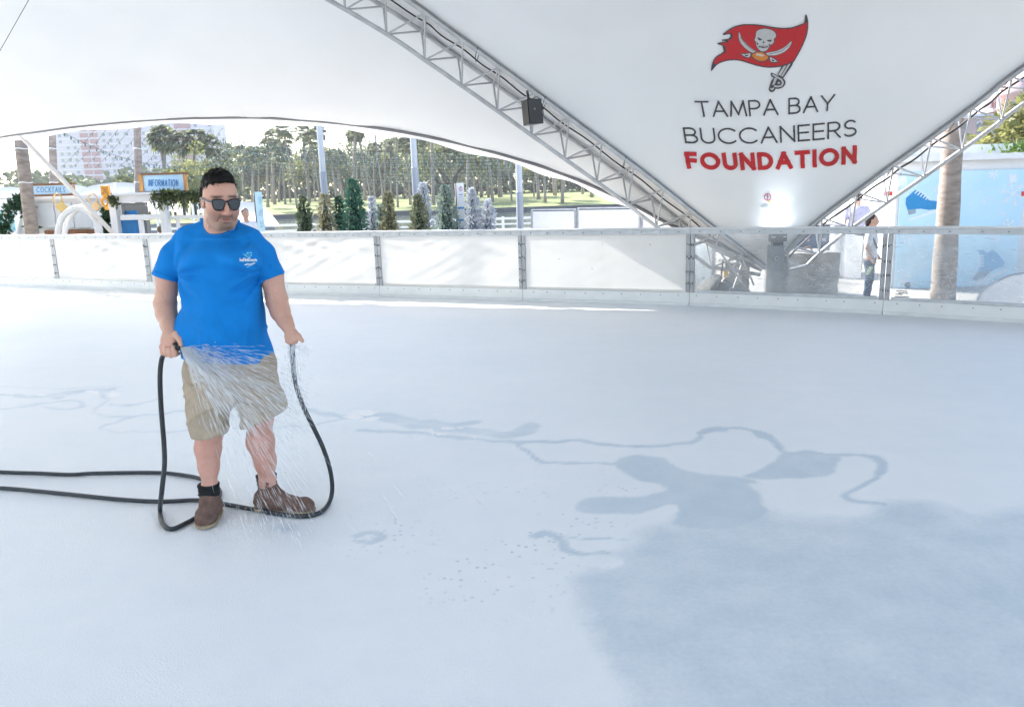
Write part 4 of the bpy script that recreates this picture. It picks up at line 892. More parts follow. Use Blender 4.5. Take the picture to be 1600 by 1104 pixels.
def spray():
    rr = random.Random(11); V = []; F = []
    def streak(p, v, ln, r):
        n = len(V); v = v.normalized(); a = v.orthogonal().normalized(); b = v.cross(a)
        V.append(p - v * ln * .5); mid = p + v * ln * .12
        for k in range(3): t = 2.094 * k; V.append(mid + (a * math.cos(t) + b * math.sin(t)) * r)
        V.append(p + v * ln * .5)
        for k in range(3): k2 = (k + 1) % 3; F.append((n, n + 1 + k2, n + 1 + k)); F.append((n + 4, n + 1 + k, n + 1 + k2))
    G = Vector((0, 0, -9.8)); cnt = 0
    while cnt < 3700:
        ph = R_(rr.triangular(-74, 14, -26)); dep = rr.gauss(-.20, .17); sp = rr.uniform(2.6, 4.2) * (1.0 if ph > R_(-30) else .75)
        v0 = Vector((math.cos(ph), dep, math.sin(ph))) * sp; t = rr.random() ** 1.15 * rr.choice((.30, .42, .52)); p = NZ + v0 * t + G * (.5 * t * t); v = v0 + G * t
        if p.z < .01: continue
        if p.x > NZ.x + .62 and rr.random() < .93: continue
        if p.z < .55 and rr.random() < .6: continue
        near = min(1, t / .08); streak(p, v, rr.uniform(.03, .10) * (.35 + .65 * near), rr.uniform(.0005, .0013)); cnt += 1
    for k in range(800):                       # dense white core right at the nozzle
        ph = R_(rr.uniform(-70, 10)); v0 = Vector((math.cos(ph), rr.gauss(-.15, .12), math.sin(ph))); t = rr.random() ** 1.6 * .20; streak(NZ + v0 * t, v0, rr.uniform(.01, .035), rr.uniform(.0008, .002))
    H2 = Vector(q(458, 540, 3.82))
    for k in range(420):                       # leak falling round the hose under the other hand
        x = rr.gauss(0, .014); y = rr.gauss(0, .012); t = rr.random() ** 1.5; p = H2 + Vector((x * (1 + 2 * t), y * (1 + 2 * t), -.36 * t)); streak(p, Vector((x * 3, y, -1)), rr.uniform(.015, .05), rr.uniform(.0006, .0016))
    for k in range(160):
        t = rr.random(); a = rr.uniform(-70, 5); v = Vector((math.cos(R_(a)), rr.gauss(0, .2), math.sin(R_(a)))); streak(H2 + Vector((.01, 0, 0)) + v * t * .09, v, rr.uniform(.006, .02), rr.uniform(.0004, .0009))
    for k in range(260):                       # drops bouncing off the ice
        g0 = gnd(rr.gauss(390, 45), rr.uniform(795, 855)); h = rr.random() ** 2 * .05; streak(g0 + Vector((0, 0, .008 + h)), Vector((rr.gauss(0, .3), rr.gauss(0, .3), 1)), rr.uniform(.006, .03), rr.uniform(.0006, .0013))
    m = bpy.data.materials.new('spray_water'); m.use_nodes = True; n = m.node_tree.nodes; l = m.node_tree.links; b = n['Principled BSDF']; b.inputs['Base Color'].default_value = (.98, .99, 1, 1); b.inputs['Roughness'].default_value = .15
    tr = n.new('ShaderNodeBsdfTransparent'); tl = n.new('ShaderNodeBsdfTranslucent'); tl.inputs[0].default_value = (.95, .97, 1, 1); mx = n.new('ShaderNodeMixShader'); mx.inputs[0].default_value = .5; l.new(b.outputs[0], mx.inputs[1]); l.new(tl.outputs[0], mx.inputs[2])
    m2 = n.new('ShaderNodeMixShader'); m2.inputs[0].default_value = .38; l.new(mx.outputs[0], m2.inputs[1]); l.new(tr.outputs[0], m2.inputs[2]); l.new(m2.outputs[0], n['Material Output'].inputs[0])
    tag(pyd('water_spray', V, F, m), kind='stuff')
spray()

# ================================================================== tent print
sbv = BVHTree.FromPolygons([Vector(p) for p in SV], [tuple(int(i) for i in f) for f in SF])
on_tent = onto(sbv, .012)
RED = (.62, .035, .04); PEW = (.085, .082, .085); SIL = (.62, .61, .60); ORG = (.75, .26, .05); INKW = (.80, .80, .80)
def emblem():
    k = .1268; X0, Y0 = 1100, 10                      # traced on an enlarged crop of the print
    Z = lambda pts: [(X0 + x * k, Y0 + y * k) for x, y in pts]
    ink = Ink(1108, 18, 1266, 146, .42)
    # straight sword the flag flies from
    ink.poly(Z([(960, 735), (1020, 715), (1060, 690), (1110, 670), (1085, 730), (975, 890), (930, 870), (905, 840)]), PEW)
    ink.poly(Z([(985, 735), (1018, 722), (945, 858), (915, 842)]), SIL); ink.poly(Z([(1040, 712), (1072, 700), (970, 868), (950, 862)]), SIL)
    hil = Z(spline([(830, 830), (850, 832), (900, 860), (960, 885), (990, 920), (995, 950), (970, 990), (920, 1010), (880, 1010), (860, 1040), (830, 1050), (808, 1030), (812, 1000), (835, 930), (865, 880), (838, 860)], 4, closed=True)); ink.poly(hil, PEW); ink.stroke(hil, 2.2, PEW, True)
    ink.poly(Z([(870, 880), (900, 890), (870, 965), (842, 970)]), SIL); ink.stroke(Z([(850, 845), (900, 875), (955, 905), (975, 945), (955, 980), (905, 990), (870, 985)]), 2.6, SIL); ink.stroke(Z([(822, 1015), (840, 1028), (855, 1010)]), 2.2, SIL); ink.poly(Z([(905, 915), (945, 925), (955, 955), (930, 972), (888, 965)]), PEW); ink.poly(Z([(915, 930), (938, 940), (938, 955), (905, 955)]), SIL)
    # flag cloth
    top = spline([(240, 345), (330, 280), (440, 238), (560, 228), (700, 238), (840, 262), (960, 275), (1080, 268), (1180, 235), (1240, 205), (1255, 110), (1278, 200), (1270, 320), (1235, 430), (1180, 545), (1105, 680)], 6)
    bot = spline([(1105, 680), (1010, 722), (900, 745), (780, 750), (660, 730), (560, 700), (460, 670), (360, 660), (250, 675), (160, 715), (92, 790)], 6)
    lef = [tuple(p) for p in spline([(92, 790), (110, 700), (150, 630), (220, 585), (255, 545), (250, 495), (170, 460)], 5)] + [tuple(p) for p in spline([(170, 460), (300, 432), (225, 418)], 4)] + [tuple(p) for p in spline([(225, 418), (320, 405), (345, 365), (320, 338), (240, 350)], 5)]
    fl = Z([tuple(p) for p in top] + [tuple(p) for p in bot] + lef); ink.poly(fl, RED); ink.stroke(fl, 1.9, PEW, True)
    ink.poly(Z([(1255, 110), (1278, 195), (1240, 215)]), PEW); ink.poly(Z([(92, 790), (112, 705), (160, 715)]), PEW); ink.stroke(Z([(262, 570), (240, 500)]), 3, PEW); ink.stroke(Z([(330, 345), (340, 375), (315, 400)]), 2.8, PEW)
    # crossed sabres
    for bl in (spline([(435, 322), (465, 395), (530, 475), (620, 545), (640, 560), (620, 580), (530, 535), (450, 450), (428, 380)], 5, closed=True), spline([(1078, 432), (1000, 500), (900, 550), (770, 578), (790, 605), (900, 600), (1000, 555), (1060, 490)], 5, closed=True)):
        Q = Z([tuple(p) for p in bl]); ink.stroke(Q, 1.6, PEW, True); ink.poly(Q, SIL)
    ink.stroke(Z([(450, 380), (510, 470), (610, 550)]), .7, PEW); ink.stroke(Z([(1050, 480), (950, 555), (800, 590)]), .7, PEW)
    for gr in (spline([(450, 590), (520, 582), (575, 575), (570, 620), (545, 638), (505, 625)], 4, closed=True), spline([(810, 625), (860, 640), (915, 685), (890, 690), (840, 692), (812, 670)], 4, closed=True)):
        Q = Z([tuple(p) for p in gr]); ink.poly(Q, SIL); ink.stroke(Q, 1.5, PEW, True)
    ink.poly(Z([(500, 600), (545, 600), (540, 618), (510, 615)]), PEW); ink.poly(Z([(835, 655), (870, 662), (860, 678), (838, 676)]), PEW)
    # ball
    ball = Z([tuple(p) for p in spline([(582, 600), (630, 568), (690, 560), (750, 580), (798, 632), (760, 670), (700, 682), (640, 660), (600, 630)], 5, closed=True)]); ink.poly(ball, ORG); ink.stroke(ball, 1.5, PEW, True)
    ink.stroke(Z([(650, 592), (735, 610)]), .9, INKW)
    for x in range(650, 740, 18): ink.stroke(Z([(x + 6, 582 + (x - 650) * .2), (x - 4, 606 + (x - 650) * .2)]), .9, INKW)
    # skull
    sk = Z([tuple(p) for p in spline([(640, 360), (650, 310), (710, 282), (780, 282), (850, 305), (885, 345), (880, 385), (862, 400), (860, 440), (835, 470), (815, 480), (790, 520), (760, 550), (710, 555), (670, 525), (645, 480), (640, 440), (622, 415), (635, 390)], 5, closed=True)]); ink.stroke(sk, 2.2, PEW, True); ink.poly(sk, SIL)
    ink.poly(Z([(660, 380), (720, 410), (690, 425), (665, 410)]), PEW); ink.poly(Z([(835, 412), (770, 418), (795, 440), (830, 435)]), PEW); ink.poly(Z([(735, 425), (748, 458), (722, 456)]), PEW)
    ink.stroke(Z([(655, 455), (680, 498), (730, 505), (780, 498), (808, 475)]), 2.0, PEW); ink.stroke(Z([(672, 482), (725, 492), (790, 485)]), 2.2, SIL); ink.stroke(Z([(678, 500), (730, 512), (785, 500)]), 1.0, PEW)
    for x in range(685, 790, 17): ink.stroke(Z([(x, 484), (x, 515)]), .6, PEW)
    ink.build('flag_emblem', on_tent, saddle, .5, 6, .12)
emblem()
def tent_words():
    # each word: left/right baseline and cap-height corners as printed on the curved fabric
    def word(name, txt, bl, br, tl, tr_, wd, gap, colr, sp=.4, sag=3.0):
        st, w = text_strokes(txt, 1.0, gap, 1.0, sp); xs = [p[0] for p in (bl, br, tl, tr_)]; ys = [p[1] for p in (bl, br, tl, tr_)]; ink = Ink(min(xs) - 6, min(ys) - 8, max(xs) + 6, max(ys) + 12, .45)
        m_ = wd / 2 / (bl[1] - tl[1])
        def f(p):
            u, v = p[0] / w, m_ + (1 - 2 * m_) * p[1]; b = np.array(bl) * (1 - u) + np.array(br) * u; t = np.array(tl) * (1 - u) + np.array(tr_) * u; c = b * (1 - v) + t * v; return (c[0], c[1] + sag * 4 * u * (1 - u))
        def clip(X, Y): u = np.clip((X - (bl[0] + tl[0]) / 2) / ((br[0] + tr_[0]) / 2 - (bl[0] + tl[0]) / 2), 0, 1); s_ = 4 * sag * u * (1 - u); return (Y <= bl[1] * (1 - u) + br[1] * u + s_ + .2) & (Y >= tl[1] * (1 - u) + tr_[1] * u + s_ - .2)
        ink.text(st, wd, colr, f, clip); ink.build(name, on_tent, saddle, .5, 6, .12)
    word('lettering', 'TAMPA BAY', (1091, 183), (1302, 173), (1086, 158), (1304, 147), 2.8, .21, PEW, .46)
    word('lettering', 'BUCCANEERS', (1072, 224), (1337, 213), (1068, 199), (1338, 186), 2.8, .22, PEW, .4, 5.5)
    word('lettering', 'FOUNDATION', (1077, 264), (1335, 256), (1072, 237), (1336, 227), 6.8, .42, RED, .4, 5.5)
    ink = Ink(1186, 298, 1216, 332, .3); ink.stroke(arc(1199.5, 308, 5.2, 5.2, 0, 360, 24), 1.2, RED); ink.stroke([(1199.5, 304.5), (1199.5, 311.5)], 1.6, (.25, .2, .35)); ink.stroke([(1196, 306), (1203, 307)], 1.0, (.25, .2, .35)); ink.poly([(1200, 314), (1205, 315), (1203, 317), (1199, 316)], (.55, .6, .05))
    ink.poly([(1188, 322), (1196, 319), (1203, 321), (1200, 325), (1190, 324)], (.45, .47, .5)); ink.stroke([(1190, 327), (1209, 328)], .8, (.55, .57, .6)); ink.stroke(arc(1208, 321, 2, 2, 0, 360, 12), 1.4, (.5, .52, .55)); ink.stroke([(1197, 331), (1209, 331)], .7, (.55, .57, .6)); ink.build('warning_print', on_tent, saddle, .5, 6, .1)
tent_words()

# ================================================================== truss fittings: loudspeaker, cables, foot, uplight
m_black = mat('black_cable', (.012, .012, .013), .5)
def speaker():
    c = at(829, 176, 11.15); t = empty('loudspeaker', c); tag(t, 'small black loudspeaker hanging from the left truss', 'loudspeaker')
    Rm = Matrix.Rotation(R_(-4), 3, 'Y') @ Matrix.Rotation(R_(28), 3, 'Z')
    def tr(p): return Rm @ Vector(p)
    mb = MB(); mb.prism([(-.115, -.13), (.115, -.13), (.07, .11), (-.07, .11)], tr((0, 0, .165)), tr((1, 0, 0)), tr((0, 1, 0)), .33); mb.build('cabinet', mat('black_cabinet', (.03, .031, .033), .5, var=.25, vscale=20), t)
    mb = MB(); mb.box(tr((0, -.138, 0)), (.195, .012, .29), M=Rm, bev=.004); mb.build('grille', mat('speaker_grille', (.055, .055, .058), .6, bump=.6, bscale=250), t)
    mb = MB(); mb.box(tr((-.015, -.147, .03)), (.02, .006, .02), M=Rm); mb.build('badge', mat('badge_grey', (.35, .35, .36), .4), t)
    mb = MB(); mb.tube([tr((0, .02, .16)), tr((0, .03, .25)), tr((.05, .12, .30))], .018, 8).build('bracket', mat('black_bracket', (.02, .02, .02), .45), t, smooth=True)
    mb = MB(); mb.tube([Vector(p) for p in spline([tr((.05, .05, .18)), tr((.16, .05, .21)), tr((.24, .08, .12)), tr((.26, .1, -.03)), tr((.17, .1, -.09))], 5)], .006, 6).build('cable', m_black, t, smooth=True)
speaker()
def cables():
    for T, C, off1, lab, ks in ((TA, A1, Vector((-.04, .20, -.07)), 'black power cable tied along the left truss', (8, 22, 33, 45)), (TB, B1, Vector((.07, .12, -.11)), 'black power cable tied along the right truss', (11, 24, 36, 48))):
        P = [Vector(C[k]) + off1 * (1 + .10 * math.sin(k * .9)) for k in range(4, 70)]; o = MB().tube(P, .011 if T is TA else .017, 6).build('power_cable', m_black, None, smooth=True); tag(o, lab, 'cable')
        for k in ks:
            p = Vector(C[k]); MB().tube([p + Vector((.03 * math.cos(a), .04 + .07 * math.sin(a), -.04 + .09 * math.cos(a + .6))) for a in np.linspace(0, 6.28, 13)], .005, 5).build('cable_tie', m_black, o, smooth=True)
cables()
def foot_():
    m_g = mat('galvanised_steel', (.27, .29, .31), .5, metal=.4, var=.35, vscale=9, bump=.2, bscale=50); c = gnd(1193, 455, ZG); c = Vector((FT.x + .02, FT.y - .50, ZG)); t = empty('truss_foot', c); tag(t, 'galvanised steel foot column where both trusses meet the ground', 'steel foot')
    MB().box((0, .1, .53), (.20, .24, 1.06), bev=.012).build('column', m_g, t); MB().box((.125, .02, .45), (.035, .30, .88), bev=.004).build('side_plate', m_g, t); MB().box((.02, .1, .02), (1.9, .8, .04), bev=.006).build('base_plate', m_g, t)
    MB().tube([(-.02, -.03, .86), (-.02, -.015, .86)], .035, 14).build('eye_washer', mat('washer_steel', (.5, .5, .5), .4, metal=.6), t)
    MB().tube([(-.02, -.034, .86), (-.02, -.028, .86)], .018, 10).build('eye_hole', m_black, t); MB().box((0, -.022, .34), (.17, .004, .008)).build('rust_seam', mat('rust', (.22, .10, .05), .9, var=.4, vscale=30), t)
    b = MB()
    for x in (.128,):
        for z in (.15, .3, .45, .6, .72): b.tube([(x, -.135, z), (x, -.15, z)], .012, 6)
    tag(b.build('bolts', m_bolt, t), kind='stuff')
    for a in (Vector((-.6, .15, .52)), Vector((.55, .15, .5))):
        for dy in (-.06, .08): rod('stay_rod', c + Vector((0, .1 + dy, .78)), c + a * 1.0 + Vector((0, dy, -.35)), .022, m_truss, None, 8).parent = None
    for o in [o for o in bpy.data.objects if o.name.startswith('stay_rod') and o.parent is None]: mw = o.matrix_world.copy(); o.parent = t; o.matrix_parent_inverse = Matrix.Translation(-c); o.matrix_world = mw
    # uplight
    u = empty('uplight', c + Vector((-.01, -.02, 1.10))); tag(u, 'dark grey floodlight on the truss foot shining up the fabric', 'floodlight'); md = mat('dark_housing', (.055, .065, .07), .45, var=.2, vscale=15)
    MB().box((0, .02, .11), (.25, .15, .17), bev=.012).build('housing', md, u); MB().box((0, .03, .0), (.17, .10, .08), bev=.01).build('base', md, u)
    for sx in (-1, 1): MB().box((sx * .085, -.058, .10), (.045, .006, .012)).build('clip', mat('clip_white', (.8, .8, .8), .5), u)
    MB().box((0, .02, .199), (.2, .11, .006)).build('lens', mat('lit_lens', (.9, .95, 1), .3, emit=(.75, .88, 1, 12)), u)
    ld = bpy.data.lights.new('uplight_lamp', 'SPOT'); ld.energy = 4.5; ld.color = (.80, .90, 1.0); ld.spot_size = R_(80); ld.spot_blend = 1.0; ld.shadow_soft_size = .06
    lo = bpy.data.objects.new('uplight_lamp', ld); col.objects.link(lo); lo.parent = u; lo.location = (-.07, -.10, .22); tgt = Vector((.02, .12, 1.0)); lo.rotation_euler = tgt.to_track_quat('-Z', 'Y').to_euler()
foot_()
# clutter round the foot
def clutter():
    m_d = mat('shade_tarp', (.10, .10, .10), .8, var=.4, vscale=5, bump=.6, bscale=9); m_br = mat('shade_mat_brown', (.11, .10, .09), .9, var=.3, vscale=4)
    bm = bmesh.new(); bmesh.ops.create_grid(bm, x_segments=24, y_segments=10, size=.5); r2 = random.Random(9)
    c = Vector((FT.x - .55, FT.y + .75, ZG)); t = empty('shade_tarp_pile', c); tag(t, 'dark tarpaulin covered pile added for the tent shade behind the truss foot', 'tarpaulin')  # dark pile added to stand in for the shade under the tent
    for v in bm.verts: x, y = v.co.x * 2, v.co.y * 2; e = max(0, 1 - abs(x) ** 4) * max(0, 1 - abs(y) ** 4); v.co = Vector((x * .62, y * .38,   .02 + e * (.30 + .10 * math.sin(5 * x + 2) + .08 * math.sin(9 * y + 4 * x))))
    me = bpy.data.meshes.new('cover'); bm.to_mesh(me); bm.free(); o = link('cover', me, m_d, t); me.polygons.foreach_set('use_smooth', [True] * len(me.polygons))  # cover of the pile added for the tent shade
    k = pyd('shade_mat', [(FT.x - 2.2, FT.y - .75, ZG + .006), (FT.x + 1.5, FT.y - 1.9, ZG + .006), (FT.x + 1.5, FT.y + 1.6, ZG + .006), (FT.x - 1.4, FT.y + 1.9, ZG + .006)], [(0, 1, 2, 3)], m_br); tag(k, 'brown mat added for the tent shade on the ground under the truss foot', 'mat')  # dark sheet laid over the paving in place of the tent's shade
    for i, (a, b, lab) in enumerate((((1118, 384), (1160, 442), 'long'), ((1148, 372), (1178, 446), 'steep'), ((1128, 440), (1172, 385), 'crossing'), ((1168, 388), (1146, 450), 'short leaning'))):
        p0, p1 = at(*a, 12.55 + .12 * i), at(*b, 12.45 + .1 * i); s_ = rod('tie_rod', p0, p1, .016, m_truss, None, 8); tag(s_, '%s aluminium tie rod among the struts left of the foot' % lab, 'rod', 'tie rods')
    co = MB().tube([Vector((FT.x - .3 + (.20 + .01 * math.sin(a)) * math.cos(a), FT.y - .62 + .14 * math.sin(a), ZG + .03 + .012 * a)) for a in np.linspace(0, 22, 90)], .014, 6).build('cable_coil', m_black, None, smooth=True); tag(co, 'black cable coil lying in front of the truss foot', 'cable')
clutter()
w = rod('guy_wire', at(-40, 150, 9.0), at(62, -30, 8.6), .0035, m_black, None, 6); tag(w, 'thin dark guy wire in the upper left corner', 'wire')
st_ = at(33, 213, 17.25); sg = at(180, 368, 17.6); o = rod('canopy_strut', st_ + (st_ - sg) * .04, sg + (sg - st_) * .45, .05, mat('strut_paint', (.74, .68, .62), .6, var=.12, vscale=4), None, 10); tag(o, 'slanting pale pole crossing in front of the cocktails sign', 'pole')
# ================================================================== things beyond the boards
def pxk(Y): return (at(801, 330, Y).x - at(800, 330, Y).x)
def pbox(mb, x0, y0, x1, y1, Y, dep, bev=0.0):
    """box whose front face covers the given photo pixels at distance Y"""
    c = at((x0 + x1) / 2, (y0 + y1) / 2, Y); k = pxk(Y); mb.box((c.x, Y + dep / 2, c.z), ((x1 - x0) * k, dep, (y1 - y0) * k), bev=bev); return mb
def part(name, m, parent, x0, y0, x1, y1, Y, dep, bev=0.0):
    c = at((x0 + x1) / 2, (y0 + y1) / 2, Y); k = pxk(Y); o = MB().box((0, dep / 2, 0), ((x1 - x0) * k, dep, (y1 - y0) * k), bev=bev).build(name, m, parent)
    o.location = c - (Vector(parent.location) if parent is not None else Vector()); return o
def thing(name, px, py, Y, label, cat, group=None):
    p = at(px, py, Y); t = empty(name, (p.x, Y, ZG)); tag(t, label, cat, group); return t
def leaf_cloud(fn, n, size, seed, asp=2.0, droop=0.0):
    """n leaf quads; fn(rng) gives (position, outward normal)"""
    rr = random.Random(seed); V = []; F = []
    for i in range(n):
        p, d = fn(rr); p = Vector(p); d = Vector(d); d = (d + Vector((rr.gauss(0, .45), rr.gauss(0, .45), rr.gauss(0, .35) - droop))).normalized(); a = d.orthogonal().normalized(); a = (Matrix.Rotation(rr.uniform(0, 6.28), 3, d) @ a); s = size * rr.uniform(.6, 1.35); w = s / asp; b = d.cross(a) * .0 + a; k = len(V)
        V += [p - b * w * .5, p + d * s * .45 - b * w * .42, p + d * s, p + d * s * .45 + b * w * .42, p + b * w * .5]; F.append((k, k + 1, k + 2, k + 3, k + 4))
    return V, F

# ---------------- booths and their signs on the left
m_white = mat('white_paint', (.76, .77, .78), .6, var=.08, vscale=3); m_sblue = mat('sign_pale_blue', (.50, .70, .86), .5, var=.06, vscale=6); m_swood = mat('sign_orange_wood', (.62, .30, .09), .6, var=.3, vscale=20, bump=.2, bscale=60); m_bwood = mat('brown_wood', (.25, .12, .06), .7, var=.4, vscale=18)
SB = (.03, .19, .42)
def sign(nm, x0, y0, x1, y1, Y, txt, h, lab, side):
    t = thing(nm, (x0 + x1) / 2, y1, Y, lab, 'sign'); part('face', m_sblue, t, x0 + 1, y0 + 1, x1 - 1, y1 - 1, Y, .05); e = 2.0
    for a in ((x0 - e, y0 - e, x1 + e, y0 + 1), (x0 - e, y1 - 1, x1 + e, y1 + e)): part('frame_rail', m_bwood, t, *a, Y - .04, .14)
    for a in ((x0 - e - side, y0 + 1.02, x0 + 1, y1 - 1.02), (x1 - 1, y0 + 1.02, x1 + e, y1 - 1.02)): part('frame_rail', m_swood, t, *a, Y - .04, .14)
    st, w = text_strokes(txt, 1, .30, .62); cx = (x0 + x1) / 2; cy = (y0 + y1) / 2; wd = (x1 - x0) * .70; ink = Ink(x0, y0, x1, y1, .22)
    ink.text(st, h * .115, SB, lambda p: (cx - wd / 2 + p[0] * wd / w, cy + h / 2 - p[1] * h)); o = ink.build('lettering', lambda P: np.array([list(at(x, y, Y - .012) - Vector(t.location)) for x, y in P]), t, .5); return t
sign('booth_sign', 48, 288.5, 111, 304.5, 19.0, 'COCKTAILS', 7.5, 'pale blue COCKTAILS sign in a wooden frame above a booth', 3)
sign('booth_sign', 222, 272, 288, 299.5, 18.6, 'INFORMATION', 9.5, 'pale blue INFORMATION sign in a wooden frame above a booth', 3)
t = thing('cocktail_booth', 105, 360, 19.1, 'white panelled container booth under the cocktails sign', 'booth')
part('wall', m_white, t, 57, 309, 145, 470, 19.3, 2.2); part('roof_edge', m_white, t, 55, 306, 147, 311, 19.2, 2.5)
for x in (72, 100, 128): part('panel', mat('panel_pale', (.66, .71, .76), .6, var=.08, vscale=3), t, x - 11, 317, x + 13, 356, 19.26, .05, .01)
part('counter_board', m_bwood, t, 70, 359, 146, 376, 19.2, .08)
t = thing('drinks_kiosk', 20, 360, 19.4, 'white kiosk corner at the left edge behind the green garland arch', 'booth'); part('wall', m_white, t, -60, 313, 26, 470, 20.2, 2.0); part('shelf', m_white, t, -10, 362, 26, 366, 19.9, .25); part('window_recess', mat('teal_paint', (.25, .50, .55), .5), t, -8, 330, 22, 361, 20.17, .02)
t = thing('sheer_drape', 37, 360, 19.6, 'pale gathered drape hanging inside the garland arch', 'drape'); v = []; f = []; T0 = Vector(t.location)
for i in range(17):
    u = i / 16; yo = .06 * math.sin(i * 1.9); v += [at(33 + 3 * u, 318, 19.6) - T0 + Vector((0, yo * .3, 0)), at(24 + 22 * u, 372, 19.6) - T0 + Vector((0, yo, 0))]
for i in range(16): f.append((2 * i, 2 * i + 2, 2 * i + 3, 2 * i + 1))
pyd('cloth', v, f, mat('sheer_cloth', (.80, .82, .82), .8, transl=.4), t, smooth=True)
def garland(pts, r, n, seed, nm, lab, m, Y, size=.10, cat='garland', frame=True):
    P = spline([at(x, y, Y) for x, y in pts], 8); t = empty(nm, P[0]); tag(t, lab, cat); L0 = Vector(P[0])
    def fn(rr):
        k = rr.randrange(len(P) - 1); p = lp(P[k], P[k + 1], rr.random()); d = Vector((rr.gauss(0, 1), rr.gauss(0, 1), rr.gauss(0, 1))).normalized(); return p + d * r * rr.random() ** .4 - L0, d
    v, f = leaf_cloud(fn, n, size, seed, 1.6); tag(pyd('leaves', v, f, m, t), kind='stuff')
    if frame: MB().tube([Vector(p) - L0 for p in P], .03, 6).build('hoop', mat('garland_core', (.03, .05, .03), .9), t, smooth=True)
    return t
m_ivy = mat('ivy_green', (.035, .10, .05), .55, var=.5, vscale=7, transl=.25); m_cedar = mat('cedar_garland', (.14, .17, .07), .7, var=.5, vscale=9, transl=.2)
garland([(8, 372), (7, 350), (13, 333), (22, 319), (32, 311), (38, 316), (42, 330), (50, 360)], .13, 900, 3, 'garland_arch', 'arch covered in dense green leaves at the far left', m_ivy, 19.0)
garland([(166, 328), (167, 345), (168, 372)], .10, 320, 5, 'garland_post', 'post wrapped in dark green garland under the orange figure', m_ivy, 18.6)
g = garland([(240, 304), (262, 303), (285, 303), (310, 302), (330, 301)], .07, 300, 8, 'eave_garland', 'hanging cedar garland along the information booth eave', m_cedar, 18.2, .10)
P_ = spline([at(x, y, 18.2) for x, y in [(240, 305), (262, 304), (285, 304), (310, 303), (330, 302)]], 8)
def hang(rr): k = rr.randrange(len(P_) - 1); p = lp(P_[k], P_[k + 1], rr.random()) - Vector(g.location); return p + Vector((rr.gauss(0, .05), rr.gauss(0, .05), -rr.random() ** 1.2 * .22 * (1 + .5 * math.sin(k * .9)))), (0, 0, -1)
v, f = leaf_cloud(hang, 800, .09, 4, 3.0); tag(pyd('sprigs', v, f, m_cedar, g), kind='stuff')
garland([(173, 308), (178, 312), (182, 321)], .07, 150, 9, 'garland_tuft', 'small yellow green garland tuft on the booth corner', m_cedar, 18.3, .09, frame=False)
# white arches
for j, (xs, Yd, lab) in enumerate((((88, 93, 103, 120, 137, 149, 155), 17.6, 'nearer white arch tube in front of the cocktails booth'), ((98, 104, 113, 128, 143, 153, 158), 18.1, 'second white arch tube behind the first'))):
    ys = (380, 350, 333, 325 - j * 1.5, 330, 345, 372); P = spline([at(x, y, Yd) for x, y in zip(xs, ys)], 7); t0 = Vector((P[0][0], P[0][1], ZG)); P = [Vector((P[0][0], P[0][1], ZG + .01))] + [Vector(p) for p in P] + [Vector((P[-1][0], P[-1][1], ZG + .01))]; a = empty('white_arch', t0); tag(a, lab, 'arch', 'white arches'); MB().tube([p - t0 for p in P], .065, 12).build('tube', m_white, a, smooth=True)
    for e in (P[0], P[-1]): MB().lathe([(.0, .03), (.15, .03), (.16, 0), (.0, 0)], e - t0, 14).build('base_disc', m_white, a)
# yellow box ornaments with ring handles
for x, y, s, c, lab in ((96, 323, 11, (.66, .46, .16), 'yellow diamond shaped ornament with a ring handle above the arch'), (151, 322, 10, (.60, .42, .22), 'paler tan diamond ornament beside the orange figure')):
    t = thing('ornament', x, y, 17.9, lab, 'ornament'); T0 = Vector(t.location); k = pxk(17.9); cc = at(x, y, 17.9) - T0; m_ = mat('ornament_%d' % x, c, .5, var=.15, vscale=10); MB().box(cc, (s * 1.15 * k, .10, s * 1.15 * k), M=Matrix.Rotation(R_(52), 3, 'Y'), bev=.012).build('diamond', m_, t)
    MB().tube([cc + Vector((-.06 + .10 * math.cos(a), 0, s * k * .95 + .14 * math.sin(a))) for a in np.linspace(-.4, 3.6, 16)], .016, 8).build('ring', m_, t, smooth=True); rod_ = MB().tube([Vector((cc.x, .03, 0)), cc + Vector((0, .03, -.1))], .02, 6).build('stand', m_white, t)
t = thing('gold_figure', 164, 325, 18.4, 'orange gold cut-out figure on top of the garland post', 'ornament'); T0 = Vector(t.location); m_gold = mat('gold_foil', (.75, .36, .05), .45, metal=.2, var=.2, vscale=12)
part('head_block', m_gold, t, 157, 290, 169.5, 305, 18.4, .10, .015); part('neck_block', m_gold, t, 160, 305.2, 168, 310, 18.4, .09, .01)
cc = at(164, 315, 18.4) - T0; MB().tube([cc + Vector((.075 * math.cos(a), 0, .085 * math.sin(a))) for a in np.linspace(0, 6.28, 20)[:-1]], .03, 8, closed=True).build('ring', m_gold, t, smooth=True); part('tail', m_gold, t, 163, 321, 168, 328, 18.4, .06, .01)
for a, b in (((158, 291), (168, 304)), ((168, 291), (158, 304))): MB().tube([at(*a, 18.38) - T0, at(*b, 18.38) - T0], .012, 6).build('cross_line', m_swood, t)
